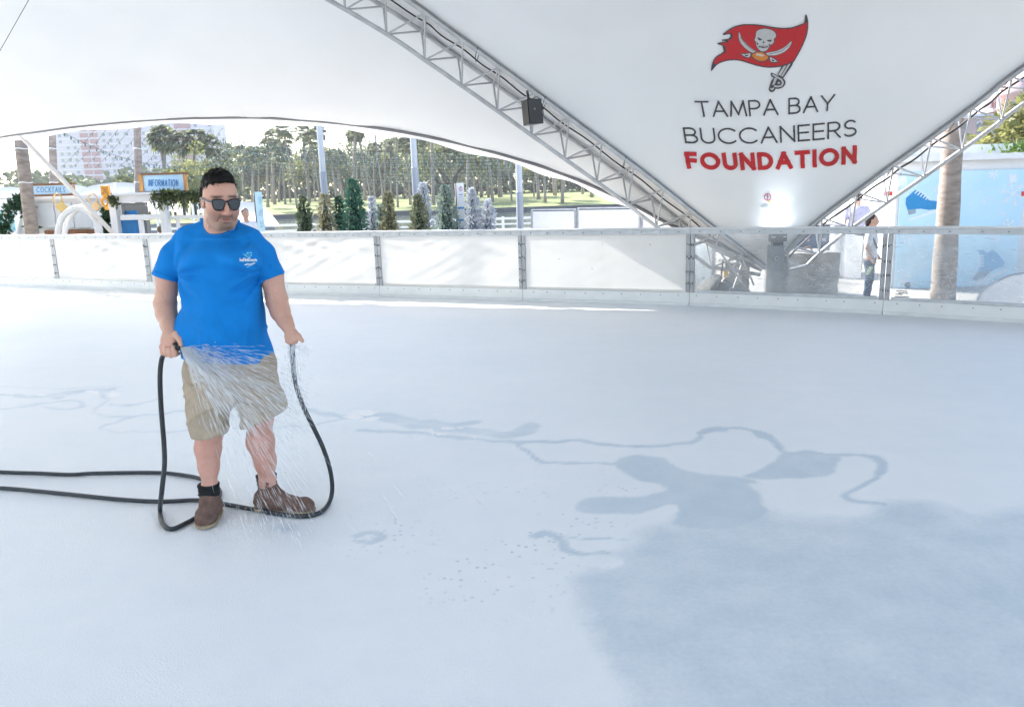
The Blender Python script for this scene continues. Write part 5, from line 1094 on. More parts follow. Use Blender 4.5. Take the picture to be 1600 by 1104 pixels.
# information booth
t = thing('information_booth', 222, 360, 18.3, 'white framed information booth with windows and blue curtains', 'booth')
for a in ((180, 303.5, 241, 316), (188, 335.5, 257, 343)): part('beam', m_white, t, *a, 18.3, .22, .01)
for a in ((179, 316.1, 189.5, 470), (255.5, 309, 265, 470)): part('post', m_white, t, *a, 18.28, .26, .01)
part('beam', m_white, t, 241.1, 306, 266, 313, 18.32, .2, .01); part('mullion', m_white, t, 223.5, 343.1, 228.5, 470, 18.33, .12)
m_dgrey = mat('dark_window_frame', (.16, .17, .17), .5); m_cbl = mat('blue_curtain', (.06, .30, .68), .8, var=.3, vscale=10, stretch=(8, 1, .3), transl=.2)
part('dark_frame', m_dgrey, t, 190, 317, 228, 321, 18.36, .08); part('dark_frame', m_dgrey, t, 190, 321.1, 193, 335.4, 18.36, .08); part('dark_frame', m_dgrey, t, 226, 321.1, 229, 335.4, 18.36, .08); part('dark_frame', m_dgrey, t, 255, 316, 257.5, 335.4, 18.37, .08); part('interior_panel', mat('grey_interior', (.25, .26, .25), .7, var=.2, vscale=4), t, 193, 321, 226, 335, 19.1, .04)
for a in ((193, 329, 214, 335.4), (192, 344, 222.5, 400)):
    o = part('curtain', m_cbl, t, *a, 18.45, .02)
part('bookcase', m_dgrey, t, 224, 344, 232, 400, 19.2, .2); part('rear_wall', mat('rear_pale', (.6, .62, .63), .7), t, 180, 345, 192, 470, 19.9, .05); part('roof', m_white, t, 176, 300.5, 268, 303.4, 18.2, 1.8)
t = thing('service_counter', 300, 345, 18.4, 'long white counter rail right of the information booth', 'counter'); part('rail', m_white, t, 265.2, 336, 335, 341, 18.4, .3)
for x in (286, 304, 322): part('post', mat('dark_green_post', (.06, .08, .07), .6), t, x - 1.4, 305, x + 1.4, 335.9, 18.5, .06)
for x in (284, 318): part('leg', m_white, t, x - 2, 341.1, x + 2, 480, 18.45, .1)
# white sail roofs behind the booths
def sail(nm, pts, Y, sag, lab):
    t = empty(nm, at(pts[0][0], pts[0][1], Y)); tag(t, lab, 'tent roof', 'white tent roofs'); T0 = Vector(t.location); n = 12; top = spline([at(x, y, Y) for x, y in pts], n); v = []; f = []
    for p in top:
        p = Vector(p)
        for j in range(5): v.append(p + Vector((0, 2.6 * j / 4, -.9 * (j / 4) ** 1.5)) - T0)
        v.append(p + Vector((0, -.02, -.35)) - T0)
    N = len(top)
    for i in range(N - 1):
        for j in range(4): f.append((i * 6 + j, i * 6 + j + 1, (i + 1) * 6 + j + 1, (i + 1) * 6 + j))
        f.append((i * 6, (i + 1) * 6, (i + 1) * 6 + 5, i * 6 + 5))
    pyd('fabric', v, f, mat('sail_fabric', (.78, .78, .78), .6, transl=.25), t, smooth=True)
    for i in (0, N // 2, N - 1): p = Vector(top[i]); rod('pole', p - T0, Vector((p.x, p.y, ZG)) - T0, .04, m_white, t, 8)
sail('tent_roof', [(112, 302), (140, 291), (180, 285), (212, 287), (240, 296)], 24, 0, 'white arched tent roof behind the orange figure')
sail('tent_roof', [(-10, 293), (20, 292), (35, 293), (112, 288), (150, 298)], 26, 0, 'low white tent roof behind the cocktails sign'); sail('tent_roof', [(300, 318), (325, 316), (360, 314), (400, 316)], 27, 0, 'low beige tent roof beyond the service counter')

# ---------------- poles, banners, fences
m_pole = mat('pole_grey', (.46, .49, .53), .5, metal=.2, var=.1, vscale=3); m_sleeve = mat('pole_sleeve', (.28, .31, .36), .5, metal=.2)
POLES = []
for x, ysp, lab in ((507, 268, 'grey steel light pole behind the beige frosted tree'), (650, 262, 'grey steel light pole behind the tall white flocked tree'), (811.5, 300, 'grey steel light pole beside the white fence')):
    Y = 22; p = at(x, 300, Y); t = empty('light_pole', (p.x, Y, ZG)); tag(t, lab, 'pole', 'steel light poles'); zs = at(x, ysp, Y).z - ZG
    MB().lathe([(0, .0), (.18, 0), (.18, .04), (.095, .05), (.095, zs), (.088, zs + .01), (.08, 7.2), (0, 7.25)], (0, 0, 0), 14).build('shaft', m_pole, t, smooth=False); MB().lathe([(.099, .3), (.099, zs)], (0, 0, 0), 14).build('sleeve', m_sleeve, t); POLES.append(Vector((p.x, Y, 7.0)))
def banner(x0, y0, x1, Y, base, prints, lab):
    t = thing('banner', (x0 + x1) / 2, 355, Y, lab, 'banner'); k = pxk(Y); cx = at((x0 + x1) / 2, 330, Y).x - t.location.x; top = at(x0, y0, Y).z - ZG; w = (x1 - x0) * k
    MB().box((cx, .02, top / 2 + .03), (w, .025, top - .06), bev=.005).build('panel', base, t); MB().tube([(cx - w / 2 - .02, .03, 0), (cx - w / 2 - .02, .03, top)], .018, 8).build('pole', mat('dark_pole', (.08, .08, .085), .5), t, smooth=True); MB().lathe([(0, .03), (.2, .03), (.2, 0), (0, 0)], (cx, .03, 0), 14).build('base', MATS['dark_pole'], t)
    ink = Ink(x0, y0, x1, y0 + 75, .3); prints(ink); ink.build('print', lambda P: np.array([list(at(x, y, Y + .0) - Vector(t.location)) for x, y in P]), t, .5)
def pr1(k):
    for y in (309.5, 312, 314.5, 317.5, 328.5, 331, 333.5, 336.5, 347, 349.5, 352.5, 355): k.stroke([(403 + .05 * (y - 305) + (1.2 if int(y) % 3 else 0), y), (408.4 + .05 * (y - 305), y - .2)], .9, (.16, .42, .55))
banner(400, 300, 411, 20.5, mat('banner_pale_blue', (.50, .70, .80), .6, var=.06, vscale=5), pr1, 'narrow pale blue banner with small lettering beside the man in white')
def pr2(k):
    k.stroke(arc(719.8, 295, 2.4, 3.4, 0, 360, 18), .9, (.55, .08, .12)); k.stroke([(719.8, 292.5), (719.8, 297.5)], .8, (.1, .15, .45)); k.stroke([(717.5, 304), (722.5, 304)], 1.2, (.15, .2, .5)); k.stroke([(718, 307.5), (722, 307.5)], .7, (.3, .33, .5))
    for y in (325, 344): k.poly([(715, y - 1.5), (726, y - 2), (726, y + 1), (715, y + 1.5)], (.06, .28, .6))
banner(714.5, 286, 726, 20.5, m_white, pr2, 'tall white banner with a round red emblem and blue stripes')
t = empty('quay_railing', (0, 31.5, ZG)); tag(t, 'long white railing with horizontal rails along the quay', 'railing'); RAILX = [(-34 + 2.6 * i) for i in range(24)]
for z in (.22, .42, .62, .82, 1.04): MB().box((-4, 0, z), (62, .05, .06 if z < 1 else .09)).build('rail', m_white, t)
me0 = MB().box((0, -.001, .56), (.11, .11, 1.12)).build('post', m_white, t); me0.location = (RAILX[0], 0, 0)
for x in RAILX[1:]: o = me0.copy(); col.objects.link(o); o.location = (x, 0, 0); o.parent = t
for (x0, x1, ya, yb, Ya, Yb, lab) in ((829, 899, 330, 326.5, 20.5, 19.6, 'white fence panel left of the row, beside the steel pole'), (900.5, 1000, 326.5, 325, 19.6, 18.3, 'middle white fence panel below the canopy hem'), (1001.5, 1075, 325, 327, 18.3, 17.2, 'white fence panel running behind the truss foot')):
    a, b = at(x0, ya, Ya), at(x1, yb, Yb); t = empty('fence_panel', (a.x, a.y, ZG)); tag(t, lab, 'fence panel', 'white fence panels'); d = Vector((b.x - a.x, b.y - a.y, 0)); L = d.length; rz = math.atan2(d.y, d.x); t.rotation_euler = (0, 0, rz); h = (a.z + b.z) / 2 - ZG
    v, f = wavy_sheet(L, .08, h - .03, .015, int(x0)); pyd('sheet', v, f, m_vinyl, t, smooth=True)
    for x in (.02, L - .02): MB().box((x, .03, h / 2), (.05, .05, h)).build('post', m_alu, t)
    MB().box((L / 2, .03, h + .015), (L - .05, .05, .03)).build('top_rail', m_rail, t)

# ---------------- christmas trees
def fir(px, top, wid, Y, color, c2, lab, seed, tiers=1.0, dense=1500, berries=False):
    k = pxk(Y); p = at(px, 350, Y); h = at(px, top, Y).z - ZG; R0 = wid * k / 2 * 1.4; t = empty('christmas_tree', (p.x, Y, ZG)); tag(t, lab, 'christmas tree', 'christmas trees')
    rr0 = random.Random(seed); ph = [rr0.uniform(0, 6.28) for _ in range(6)]
    def prof(u):   # u 0 bottom .. 1 top: full skirt, waist, slimmer top
        r = (1 - u) ** .75 * (1 + .10 * math.sin(u * 17 + ph[0])); return max(.05, r * (1 - tiers * .35 * math.exp(-((u - .62) / .12) ** 2)) + .05)
    def fn(rr):
        u = rr.random() ** 1.25; a = rr.uniform(0, 6.28); r = R0 * prof(u) * (.55 + .45 * rr.random() ** .5) * (1 + .20 * math.sin(3 * a + 9 * u + ph[1]) + .16 * math.sin(7 * a + 25 * u + ph[2]) + .12 * rr.gauss(0, 1)); return Vector((r * math.cos(a), r * math.sin(a), .12 + u * (h - .16))), Vector((math.cos(a), math.sin(a), .35))
    m1 = mat('fir_%d' % seed, color, .75, var=.9, vscale=16, vcol2=c2, transl=.18); v, f = leaf_cloud(fn, dense, .085, seed, 1.9, -.1); tag(pyd('needles', v, f, m1, t), kind='stuff')
    MB().tube([(0, 0, 0), (0, 0, h * .95)], .03, 7, rs=[.05, .01]).build('trunk', mat('fir_trunk', (.10, .07, .05), .9), t)
    pr = MB(); n = 10
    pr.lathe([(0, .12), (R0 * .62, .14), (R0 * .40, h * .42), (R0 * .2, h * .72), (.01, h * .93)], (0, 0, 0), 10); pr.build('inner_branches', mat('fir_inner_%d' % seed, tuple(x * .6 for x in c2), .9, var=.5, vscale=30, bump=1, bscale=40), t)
    if berries:
        b = MB(); rb = random.Random(seed + 50)
        for i in range(5):
            u = rb.uniform(.02, .42); a = rb.uniform(-2.6, -.6); r = R0 * prof(u) * 1.05; b.lathe([(0, -.028), (.022, -.015), (.028, 0), (.022, .015), (0, .028)], (r * math.cos(a), r * math.sin(a), .1 + u * h), 8)
        tag(b.build('red_baubles', mat('bauble_red', (.55, .03, .06), .3), t, smooth=True), kind='stuff')
    return t
GD, GD2 = (.15, .19, .10), (.04, .07, .04); GR, GR2 = (.05, .13, .07), (.012, .05, .03); TE, TE2 = (.10, .24, .16), (.02, .08, .055); BE, BE2 = (.46, .43, .30), (.16, .17, .09); WH_, WH2 = (.72, .74, .78), (.30, .34, .38); FR, FR2 = (.40, .47, .42), (.08, .14, .11)
fir(477, 305, 34, 20.0, GD, GD2, 'dark olive green christmas tree nearest the pale blue banner', 21, .9)
fir(510, 301, 40, 20.4, BE, BE2, 'bushy beige frosted christmas tree right of the dark green one', 22, .9); fir(532, 305, 26, 20.8, GR, GR2, 'slim deep green christmas tree beside the tallest one', 23, .6)
fir(555, 277, 44, 20.2, TE, TE2, 'tallest teal green christmas tree with red berries', 24, .3, 2600, True); fir(583, 305, 20, 21.0, WH_, WH2, 'small white flocked christmas tree right of the tallest one', 25, .3, 900)
fir(596, 318, 24, 20.6, FR, FR2, 'low frosted green christmas tree with red baubles', 26, .4, 900, True); fir(609, 298, 30, 20.1, (.40, .38, .24), (.13, .14, .07), 'beige tan christmas tree in the middle of the row', 27, .5, 1700)
fir(655, 302, 38, 20.0, (.30, .31, .20), (.08, .11, .06), 'olive beige christmas tree in front of the steel pole', 28, .4, 1900); fir(664, 284, 34, 21.2, WH_, WH2, 'white flocked christmas tree with a bushy round top', 29, .9, 1700)
fir(698, 288, 44, 20.2, FR, FR2, 'frosted blue green christmas tree left of the white banner', 30, .6, 2200); fir(739, 293, 32, 20.2, WH_, WH2, 'pointed white flocked christmas tree right of the white banner', 31, .3, 1700); fir(763, 310, 32, 20.3, WH_, WH2, 'shortest white flocked christmas tree at the right end of the row', 32, .6, 1400)

# ---------------- trees: palms and oaks
m_bark = mat('palm_bark', (.34, .29, .255), .95, var=.4, vscale=5, bump=.6, bscale=14, stretch=(1, 1, 3)); m_frond = mat('palm_frond', (.22, .25, .14), .6, var=.5, vscale=.6, transl=.5); m_oakb = mat('oak_bark', (.12, .10, .085), .95, var=.4, vscale=3, bump=.5, bscale=8)
def palm_crown(seed, R=2.0, nf=46):
    rr = random.Random(seed); V = []; F = []
    for i in range(nf):
        a = rr.uniform(0, 6.28); el = rr.uniform(-.9, 1.35); d = Vector((math.cos(a) * math.cos(el), math.sin(a) * math.cos(el), math.sin(el))); L = R * rr.uniform(.45, .6); hub = d * L; side = d.cross(Vector((0, 0, 1)));
        if side.length < .1: side = Vector((1, 0, 0))
        side.normalize(); k = len(V); V += [Vector((0, 0, 0)), hub + side * .03, hub - side * .03]; F.append((k, k + 1, k + 2))
        for j in range(7):
            b = (j - 3) / 3 * 1.15; v = (d * math.cos(b) + side * math.sin(b)).normalized(); tip = hub + v * R * rr.uniform(.42, .58) + Vector((0, 0, -.30 * R * rr.uniform(.5, 1.1))); mid = hub + v * R * .3 + Vector((0, 0, -.02)); w = side.cross(v).cross(v).normalized() * .085 * R; k = len(V); V += [hub, mid + w, tip, mid - w]; F.append((k, k + 1, k + 2, k + 3))
    me = bpy.data.meshes.new('crown'); me.from_pydata([tuple(p) for p in V], [], F); me.update(); me.materials.append(m_frond); return me
CROWNS = [palm_crown(s) for s in (1, 2, 3, 4)]
def palm_trunk(seed, bend):
    P = [Vector((bend * (u ** 2) * math.cos(seed), bend * u * u * math.sin(seed), u)) for u in np.linspace(0, 1, 9)]; mb = MB(); mb.tube(P, 1, 8, rs=[1.25, 1.0, .95, .95, .92, .9, .88, .92, .98]); return P, mb
def palm(x, y, z0, h, r, seed, lab, group, cs=1.0, lean=(0, 0)):
    t = empty('palm_tree', (x, y, z0)); tag(t, lab, 'palm tree', group); rr = random.Random(seed); bx, by = lean[0] + rr.gauss(0, .075) * h, lean[1] + rr.gauss(0, .02) * h
    P = [Vector((bx * u ** 1.5, by * u ** 1.5, u * h)) for u in np.linspace(0, 1, 7)]; MB().tube(P, r, 8, rs=[r * q_ for q_ in (1.3, 1.02, .97, .95, .9, .9, 1.0)]).build('trunk', m_bark, t, smooth=True)
    o = link('crown', CROWNS[seed % 4], None, t); o.location = P[-1]; o.scale = (cs, cs, cs * rr.uniform(.85, 1.1)); o.rotation_euler = (rr.gauss(0, .08), rr.gauss(0, .08), rr.uniform(0, 6.28)); return t
def oak(x, y, z0, h, R, seed, lab, col1, col2, group=None, n=2600, ls=.55, trunk=.5, name='oak_tree', flat=.62):
    t = empty(name, (x, y, z0)); tag(t, lab, 'tree', group); rr = random.Random(seed); mb = MB(); ends = []
    for i in range(6):
        a = i * 1.05 + rr.uniform(-.3, .3); e = Vector((math.cos(a) * R * rr.uniform(.4, .7), math.sin(a) * R * rr.uniform(.4, .7), h * rr.uniform(.5, .8))); P = spline([(0, 0, 0), (0, 0, h * .16), (e.x * .35, e.y * .35, h * rr.uniform(.28, .4)), (e.x, e.y, e.z)], 4); mb.tube([Vector(p) for p in P], 1, 7, rs=list(np.linspace(trunk, trunk * .15, len(P)))); ends.append(e)
    mb.build('trunk', m_oakb, t, smooth=True); cl = []
    for i in range(26): a = rr.uniform(0, 6.28); q_ = rr.random() ** .5; cl.append((Vector((math.cos(a) * R * q_ * .85, math.sin(a) * R * q_ * .85, h * (flat + (1 - flat) * (1 - q_ * q_) * rr.uniform(.3, .95) - .12 * rr.random()))), R * rr.uniform(.20, .34)))
    def fn(r2): c, s = cl[r2.randrange(len(cl))]; d = Vector((r2.gauss(0, 1), r2.gauss(0, 1), r2.gauss(0, 1) * .8)).normalized(); return c + d * s * r2.random() ** .35, d
    v, f = leaf_cloud(fn, n, ls, seed, 1.5); m1 = mat('leaf_%s' % (str(col1)), col1, .6, var=.7, vscale=.35, vcol2=col2, transl=.55); tag(pyd('crown', v, f, m1, t), kind='stuff'); return t
# near trunks that rise past the canopy
def near_palm(xb, xt, yt, Y, wpx, lab, seed, h=15):
    pb, pt = at(xb, 372, Y), at(xt, yt, Y); d = (pt - pb) / (pt.z - pb.z); base = pb + d * (ZG - pb.z); r = wpx * pxk(Y) / 2; t = empty('palm_tree', base); tag(t, lab, 'palm tree', 'palms around the rink')
    H_ = h; P = [d * (H_ * u) for u in np.linspace(0, 1, 40)]; rs = [r * (1.25 - .3 * min(1, u * 3) + .03 * math.sin(u * 190)) for u in np.linspace(0, 1, 40)]; MB().tube(P, r, 16, rs=rs).build('trunk', m_bark, t, smooth=True); o = link('crown', CROWNS[seed % 4], None, t); o.location = P[-1]
    for y in ((232, 285) if seed else ()):
        z = at(xb, y, Y).z - ZG; c = d * z; MB().tube([c + Vector(((r + .012) * math.cos(a), (r + .012) * math.sin(a), .01 * math.sin(3 * a))) for a in np.linspace(0, 6.28, 18)[:-1]], .012, 6, closed=True).build('light_band', m_white, t, smooth=True)
    return t
near_palm(51, 32, 220, 17.9, 17, 'thick grey palm trunk in front of the cocktails sign', 1); near_palm(87, 81, 205, 21.5, 10.5, 'slim palm trunk behind the slanting pole', 2); near_palm(219, 214, 195, 21.0, 10.5, 'brown palm trunk behind the information sign', 3)
near_palm(1479, 1490, 200, 12.9, 30, 'large ringed palm trunk in front of the skate mural', 0, 8.0)
# park across the river
rr = random.Random(5); LABP = 'tall slender palm in the park grove across the river'
xs_ = [425, 432, 441, 452, 458, 470, 478, 487, 495, 503, 516, 524, 531, 538, 549, 560, 566, 578, 588, 596, 601, 612, 621, 630, 636, 645, 661, 672, 680, 690, 705, 718, 730, 741, 748, 757, 765, 778, 782, 790, 797, 816, 822, 838, 843, 850, 862, 868, 876, 884, 905, 918, 935, 948, 395, 400, 408, 416, 372, 384]
for i, x in enumerate(xs_):
    Y = rr.uniform(174, 226); p = at(x + rr.uniform(-7, 7), 310, Y); h = rr.uniform(11.0, 18.5) * (1.0 if x > 400 else .85); palm(p.x, Y, lawn_z(p.x, Y), h, rr.uniform(.18, .42), i, LABP, 'park palms across the river', rr.uniform(1.05, 1.45))
OG, OG2 = (.19, .21, .10), (.08, .10, .05); YG, YG2 = (.28, .28, .10), (.14, .16, .06); PG, PG2 = (.24, .28, .19), (.11, .15, .10)
olabs = 'broad oak in the park behind the grove of palms'
for i, (x, Y, h, R, c) in enumerate([(440, 245, 17, 10, 0), (500, 235, 16, 9, 1), (540, 250, 19, 11, 0), (590, 240, 17, 10, 2), (640, 236, 18, 11, 1), (745, 240, 16, 10, 0), (790, 250, 17, 11, 2), (850, 238, 14, 9, 1), (905, 245, 13, 9, 0), (960, 240, 11, 8, 1), (395, 250, 16, 9, 1), (350, 240, 14, 9, 2), (1010, 250, 11, 9, 0), (300, 250, 14, 9, 0)]):
    p = at(x, 310, Y); oak(p.x, Y, lawn_z(p.x, Y), h, R, 60 + i, olabs, (OG, YG, PG)[c], (OG2, YG2, PG2)[c], 'park oaks across the river', 3400, .75, .45, flat=(.42, .5, .36)[i % 3])
p = at(702, 310, 196); oak(p.x, 196, lawn_z(p.x, 196), 16, 13, 90, 'large dark spreading oak with thick trunk at the middle of the park', OG, OG2, None, 4200, .7, 1.1, flat=.55)
for x, Y, h, R, s, c, lab in ((270, 120, 9, 3.0, 101, 0, 'bushy palm like tree right of the brown trunk'), (192, 110, 6.5, 2.6, 103, 0, 'round dark tree below the pale tower block'), (230, 130, 7, 4.5, 104, 1, 'bright green tree behind the information sign'), (103, 105, 6.0, 1.6, 105, 0, 'small dark tree above the cocktails sign'), (135, 125, 5.5, 5, 106, 2, 'pale green shrubby tree left of the tower base'), (20, 120, 5.5, 6, 107, 2, 'pale green tree at the left edge behind the booths'), (65, 130, 5.5, 5, 108, 2, 'pale tree between the two palm trunks'), (310, 118, 10, 4.5, 109, 1, 'light green tree above the information booth'), (345, 125, 11, 5, 110, 0, 'grey green tree behind the head of the man'), (160, 140, 5, 4, 111, 1, 'low yellow green tree under the tower')):
    p = at(x, 300, Y); oak(p.x, Y, -.6, h * 1.12, R, s, lab, (OG, YG, PG)[c], (OG2, YG2, PG2)[c], 'trees along the left bank', 1500, .42, .2, flat=.45, name='bank_tree')
for x in (255, 262, 288, 296, 322): p = at(x, 300, 128); palm(p.x, 128, -.6, 11.5 + (x % 7) * .4, .22, x, 'leaning palm among the trees above the information booth', 'palms along the left bank', 1.2)
lb_ = pyd('left_bank', [(-230, 100, -.62), (at(366, 300, 100).x, 100, -.62), (at(366, 300, 165).x, 165.4, -.62), (-400, 165.4, -.62)], [(0, 1, 2, 3)], m_lawn); tag(lb_, kind='structure')
MB().box((-135, 100.05, -1.3), (210, .4, 1.3)).build('left_bank_wall', m_quay); tag(bpy.data.objects['left_bank_wall'], 'low stone wall edging the left river bank', 'wall')
# far wood closing the view, dark hedge under the trees
def wood(r2): a = r2.uniform(-190, 190); d = r2.uniform(285, 330); return Vector((a, d, 2.0 + r2.random() ** 1.15 * (13 + 3 * math.sin(a * .05) + 2 * math.sin(a * .17)))), Vector((0, -1, .4))
v, f = leaf_cloud(wood, 15000, 2.3, 77, 1.3); tag(pyd('far_wood', v, f, mat('far_leaves', (.11, .14, .07), .7, var=.6, vscale=.05, vcol2=(.05, .075, .045), transl=.3)), kind='stuff')
def hedge(r2): a = r2.uniform(-60, 70); d = r2.uniform(232, 236); return Vector((a, d, lawn_z(0, 234) + r2.random() * (2.4 + .8 * math.sin(a * .4)))), Vector((0, -1, .5))
v, f = leaf_cloud(hedge, 2500, .8, 78, 1.3); tag(tag(pyd('park_hedge', v, f, mat('hedge_leaves', (.05, .075, .05), .7, var=.6, vscale=.2)), 'long dark hedge at the back of the park lawn', 'hedge'), kind='stuff')

# ---------------- tower block on the left
def tower():
    Y = 420; t = thing('tower_block', 212, 290, Y, 'pale high rise block with two pink brick stripes behind the left trees', 'building'); t.location.z = -.6; T0 = Vector(t.location); k = pxk(Y); z0 = 0; x0 = at(86, 250, Y).x - T0.x; x1 = at(339, 250, Y).x - T0.x; fl = 3.15; nf = 21
    mw = mat('tower_wall', (.68, .60, .70), .85, var=.08, vscale=.05); mp = mat('pink_brick', (.50, .27, .30), .9, var=.15, vscale=.3); ms = mat('slab_white', (.76, .70, .78), .8); mg = mat('tower_glass', (.30, .32, .36), .3)
    MB().box(((x0 + x1) / 2, 9, nf * fl / 2), (x1 - x0, 18, nf * fl)).build('wall', mw, t); s0 = MB().box((0, 0, 0), (x1 - x0 + .4, .5, .45)).build('floor_band', ms, t); w0 = MB().box((0, 0, 0), (1.5, .18, 1.5)).build('window', mg, t); b0 = MB().box((0, 0, 0), (4.2, .3, fl - .95)).build('brick_panel', mp, t); first = {'s': s0, 'w': w0, 'b': b0}; used = set()
    def put(key, loc):
        o = first[key] if key not in used else first[key].copy()
        if key in used: col.objects.link(o); o.parent = t
        used.add(key); o.location = loc
    bx = [at(x, 240, Y).x - T0.x for x in (135, 150, 283, 296)]; wx = [at(x, 240, Y).x - T0.x for x in (97, 108, 119, 165, 176, 187, 200, 213, 228, 242, 256, 268, 310, 321, 332)]
    for j in range(nf):
        z = j * fl
        if j > 0: put('s', ((x0 + x1) / 2, -.22, z))
        for b in bx: put('b', (b, -.14, z + fl / 2))
        for i, x in enumerate(wx):
            if (i * 7 + j * 3) % 5 != 0: put('w', (x, -.06, z + 1.75))
    MB().box(((x0 + x1) / 2, 9, nf * fl + .5), (x1 - x0 + 1, 19, 1.0)).build('roof', ms, t)
tower()

# ---------------- string lights across the plaza
m_wire = mat('light_wire', (.03, .035, .035), .6); m_bulb = mat('bulb_teal', (.10, .17, .16), .3)
def strand(a, b, sag, n, lab, r=.028):
    a = Vector(a); b = Vector(b); P = [lp(a, b, u) - Vector((0, 0, sag * 4 * u * (1 - u))) for u in np.linspace(0, 1, 26)]; t = empty('string_lights', a); tag(t, lab, 'string lights', 'string lights over the plaza'); MB().tube([p - a for p in P], .006, 5).build('wire', m_wire, t, smooth=True); mb = MB(); rr = random.Random(int(a.x * 100) + n); ar = np.array([list(p - a) for p in P])
    for i in range(n):
        u = (i + .5) / n * 25 + rr.uniform(-.1, .1); k = int(min(24, max(0, u))); p = lp(ar[k], ar[k + 1], u - k); mb.lathe([(0, 0), (r * .4, -.01), (r, -.05), (r * .8, -.08), (0, -.1)], p, 6)
    tag(mb.build('bulbs', m_bulb, t, smooth=True), kind='stuff')
SL = 'strand of small dark bulbs strung above the plaza'
strand(at(185, 270, 24), at(420, 246, 27), .35, 26, 'nearest strand of bulbs sagging in front of the tower', .035); strand(at(95, 205, 22), at(345, 252, 27), .5, 30, SL)
for i in range(13):
    ya, yb = 206 + i * 4.2, 213 + i * 4.0; Y = 23 + i * 1.4; strand(at(335 + 6 * (i % 3), ya + 8, Y + 2), at(850 - 10 * (i % 2), yb + 20 + i * .6, Y - 1), .25 + .05 * (i % 4), 58, SL, .026)
for i in range(14): x = 95 + i * 18; strand(at(x, 262, 27), at(x + 55, 200, 25), .05, 5, 'thin slanting bulb wire in front of the tower', .02)

# ---------------- right side: mural wall, block, roofs
t = thing('mural_wall', 1500, 400, 14.6, 'white framed wall printed with blue skate and snowflake panels', 'mural wall'); MY = 14.6; T0 = Vector(t.location)
part('wall', m_white, t, 1392, 247, 1760, 510, MY + .05, .3); m_mural = mat('mural_blue', (.46, .69, .83), .55, var=.10, vscale=1.5, vcol2=(.54, .75, .87))
part('blue_panel', m_mural, t, 1402, 269, 1487, 466, MY, .04); part('blue_panel', m_mural, t, 1490, 267, 1594, 466, MY, .04); part('blue_panel', m_mural, t, 1612, 265, 1716, 466, MY, .04); part('cornice', m_white, t, 1388, 239, 1764, 248, MY - .1, .6); 
for x in (1388, 1603): part('red_marker', mat('marker_red', (.65, .05, .04), .5), t, x - 6, 299, x + 7, 306, MY - .02, .03)
ink = Ink(1398, 262, 1600, 468, .55); SK = (.02, .25, .56); SW = (.74, .82, .88); SH = (.27, .36, .44)
ink.poly([(1416, 309), (1430, 297), (1442, 303), (1452, 313), (1470, 315), (1487, 314), (1487, 320), (1468, 326), (1452, 328), (1438, 326), (1418, 328), (1415, 318)], SK); ink.poly([(1418, 328), (1431, 326.5), (1431, 333), (1420, 336)], SH); ink.poly([(1420, 342), (1470, 325), (1470, 330), (1421, 345)], SW)
for i in range(5): ink.stroke([(1430 + i * 4.2, 302 + i * 2.4), (1434 + i * 4.2, 297.5 + i * 2.4)], 1.6, SW)
def flake(x, y, r, w=1.6):
    for i in range(6):
        a = i * math.pi / 3 + .3; ex, ey = x + r * math.cos(a), y + r * math.sin(a); ink.stroke([(x, y), (ex, ey)], w, SW)
        for q_ in (.55, .8):
            for sg in (-.7, .7): ink.stroke([(x + r * q_ * math.cos(a), y + r * q_ * math.sin(a)), (x + r * q_ * math.cos(a) + r * .28 * math.cos(a + sg), y + r * q_ * math.sin(a) + r * .28 * math.sin(a + sg))], w * .8, SW)
flake(1419, 372, 11); flake(1403 + 8, 440, 17, 2.2); flake(1583, 303, 19, 2); flake(1576, 352, 10); flake(1552, 272, 7); flake(1465, 295, 6, 1); flake(1555, 372, 7, 1)
for x, y in ((1515, 291), (1516, 319), (1542, 339), (1506, 284), (1440, 390), (1530, 300), (1570, 290), (1425, 405), (1450, 352)): ink.stroke([(x, y), (x + .1, y)], 2.6, SW)
for x, y, s in ((1540, 313, 6.5), (1567, 335, 4), (1441, 414, 5)): ink.stroke(arc(x, y, s, s * .75, 0, 360, 16), 1.2, SW); ink.stroke([(x - s * .5, y + s * .5), (x + s * .6, y - s * .5)], 1.4, SW)
ink.poly([(1405, 276), (1416, 276), (1417, 290), (1405, 290)], SW); ink.poly([(1576, 273), (1588, 272), (1590, 284), (1578, 286)], SW)
ink.poly([(1528, 391), (1536, 390), (1541, 395), (1551, 390), (1560, 397), (1570, 410), (1568, 416), (1556, 420), (1545, 426), (1532, 432), (1519, 436), (1527, 426), (1533, 414), (1532, 402)], (.22, .46, .68)); ink.poly([(1519, 436), (1526, 427), (1540, 424), (1552, 420), (1540, 432), (1525, 438)], SH)
for i in range(5): ink.stroke([(1529, 399 + i * 4), (1537, 400 + i * 4)], 1.8, SW)
ink.poly([(1524, 440), (1572, 420), (1573, 424), (1526, 445)], SW)
o = ink.build('mural_print', lambda P: np.array([list(at(x, y, MY - .004) - T0) for x, y in P]), t, .5)
t = thing('low_building', 1560, 300, 19, 'long white building roof above the mural wall', 'building'); part('wall', m_white, t, 1385, 250, 1800, 420, 19.5, 4); part('roof_band', m_white, t, 1380, 224, 1810, 243, 19.2, 5)
sh0 = None
for i in range(26):
    x = 1385 + i * 16; o = part('roof_tile', mat('slate_roof', (.30, .31, .31), .8, var=.3, vscale=8), t, x + .3, 243.3, x + 15.7, 250, 19.1, .35, .01)
t = thing('wall_shrub', 1590, 250, 18.6, 'green shrub spilling over the wall at the right edge', 'shrub'); t.location.z = at(1595, 250, 18.6).z
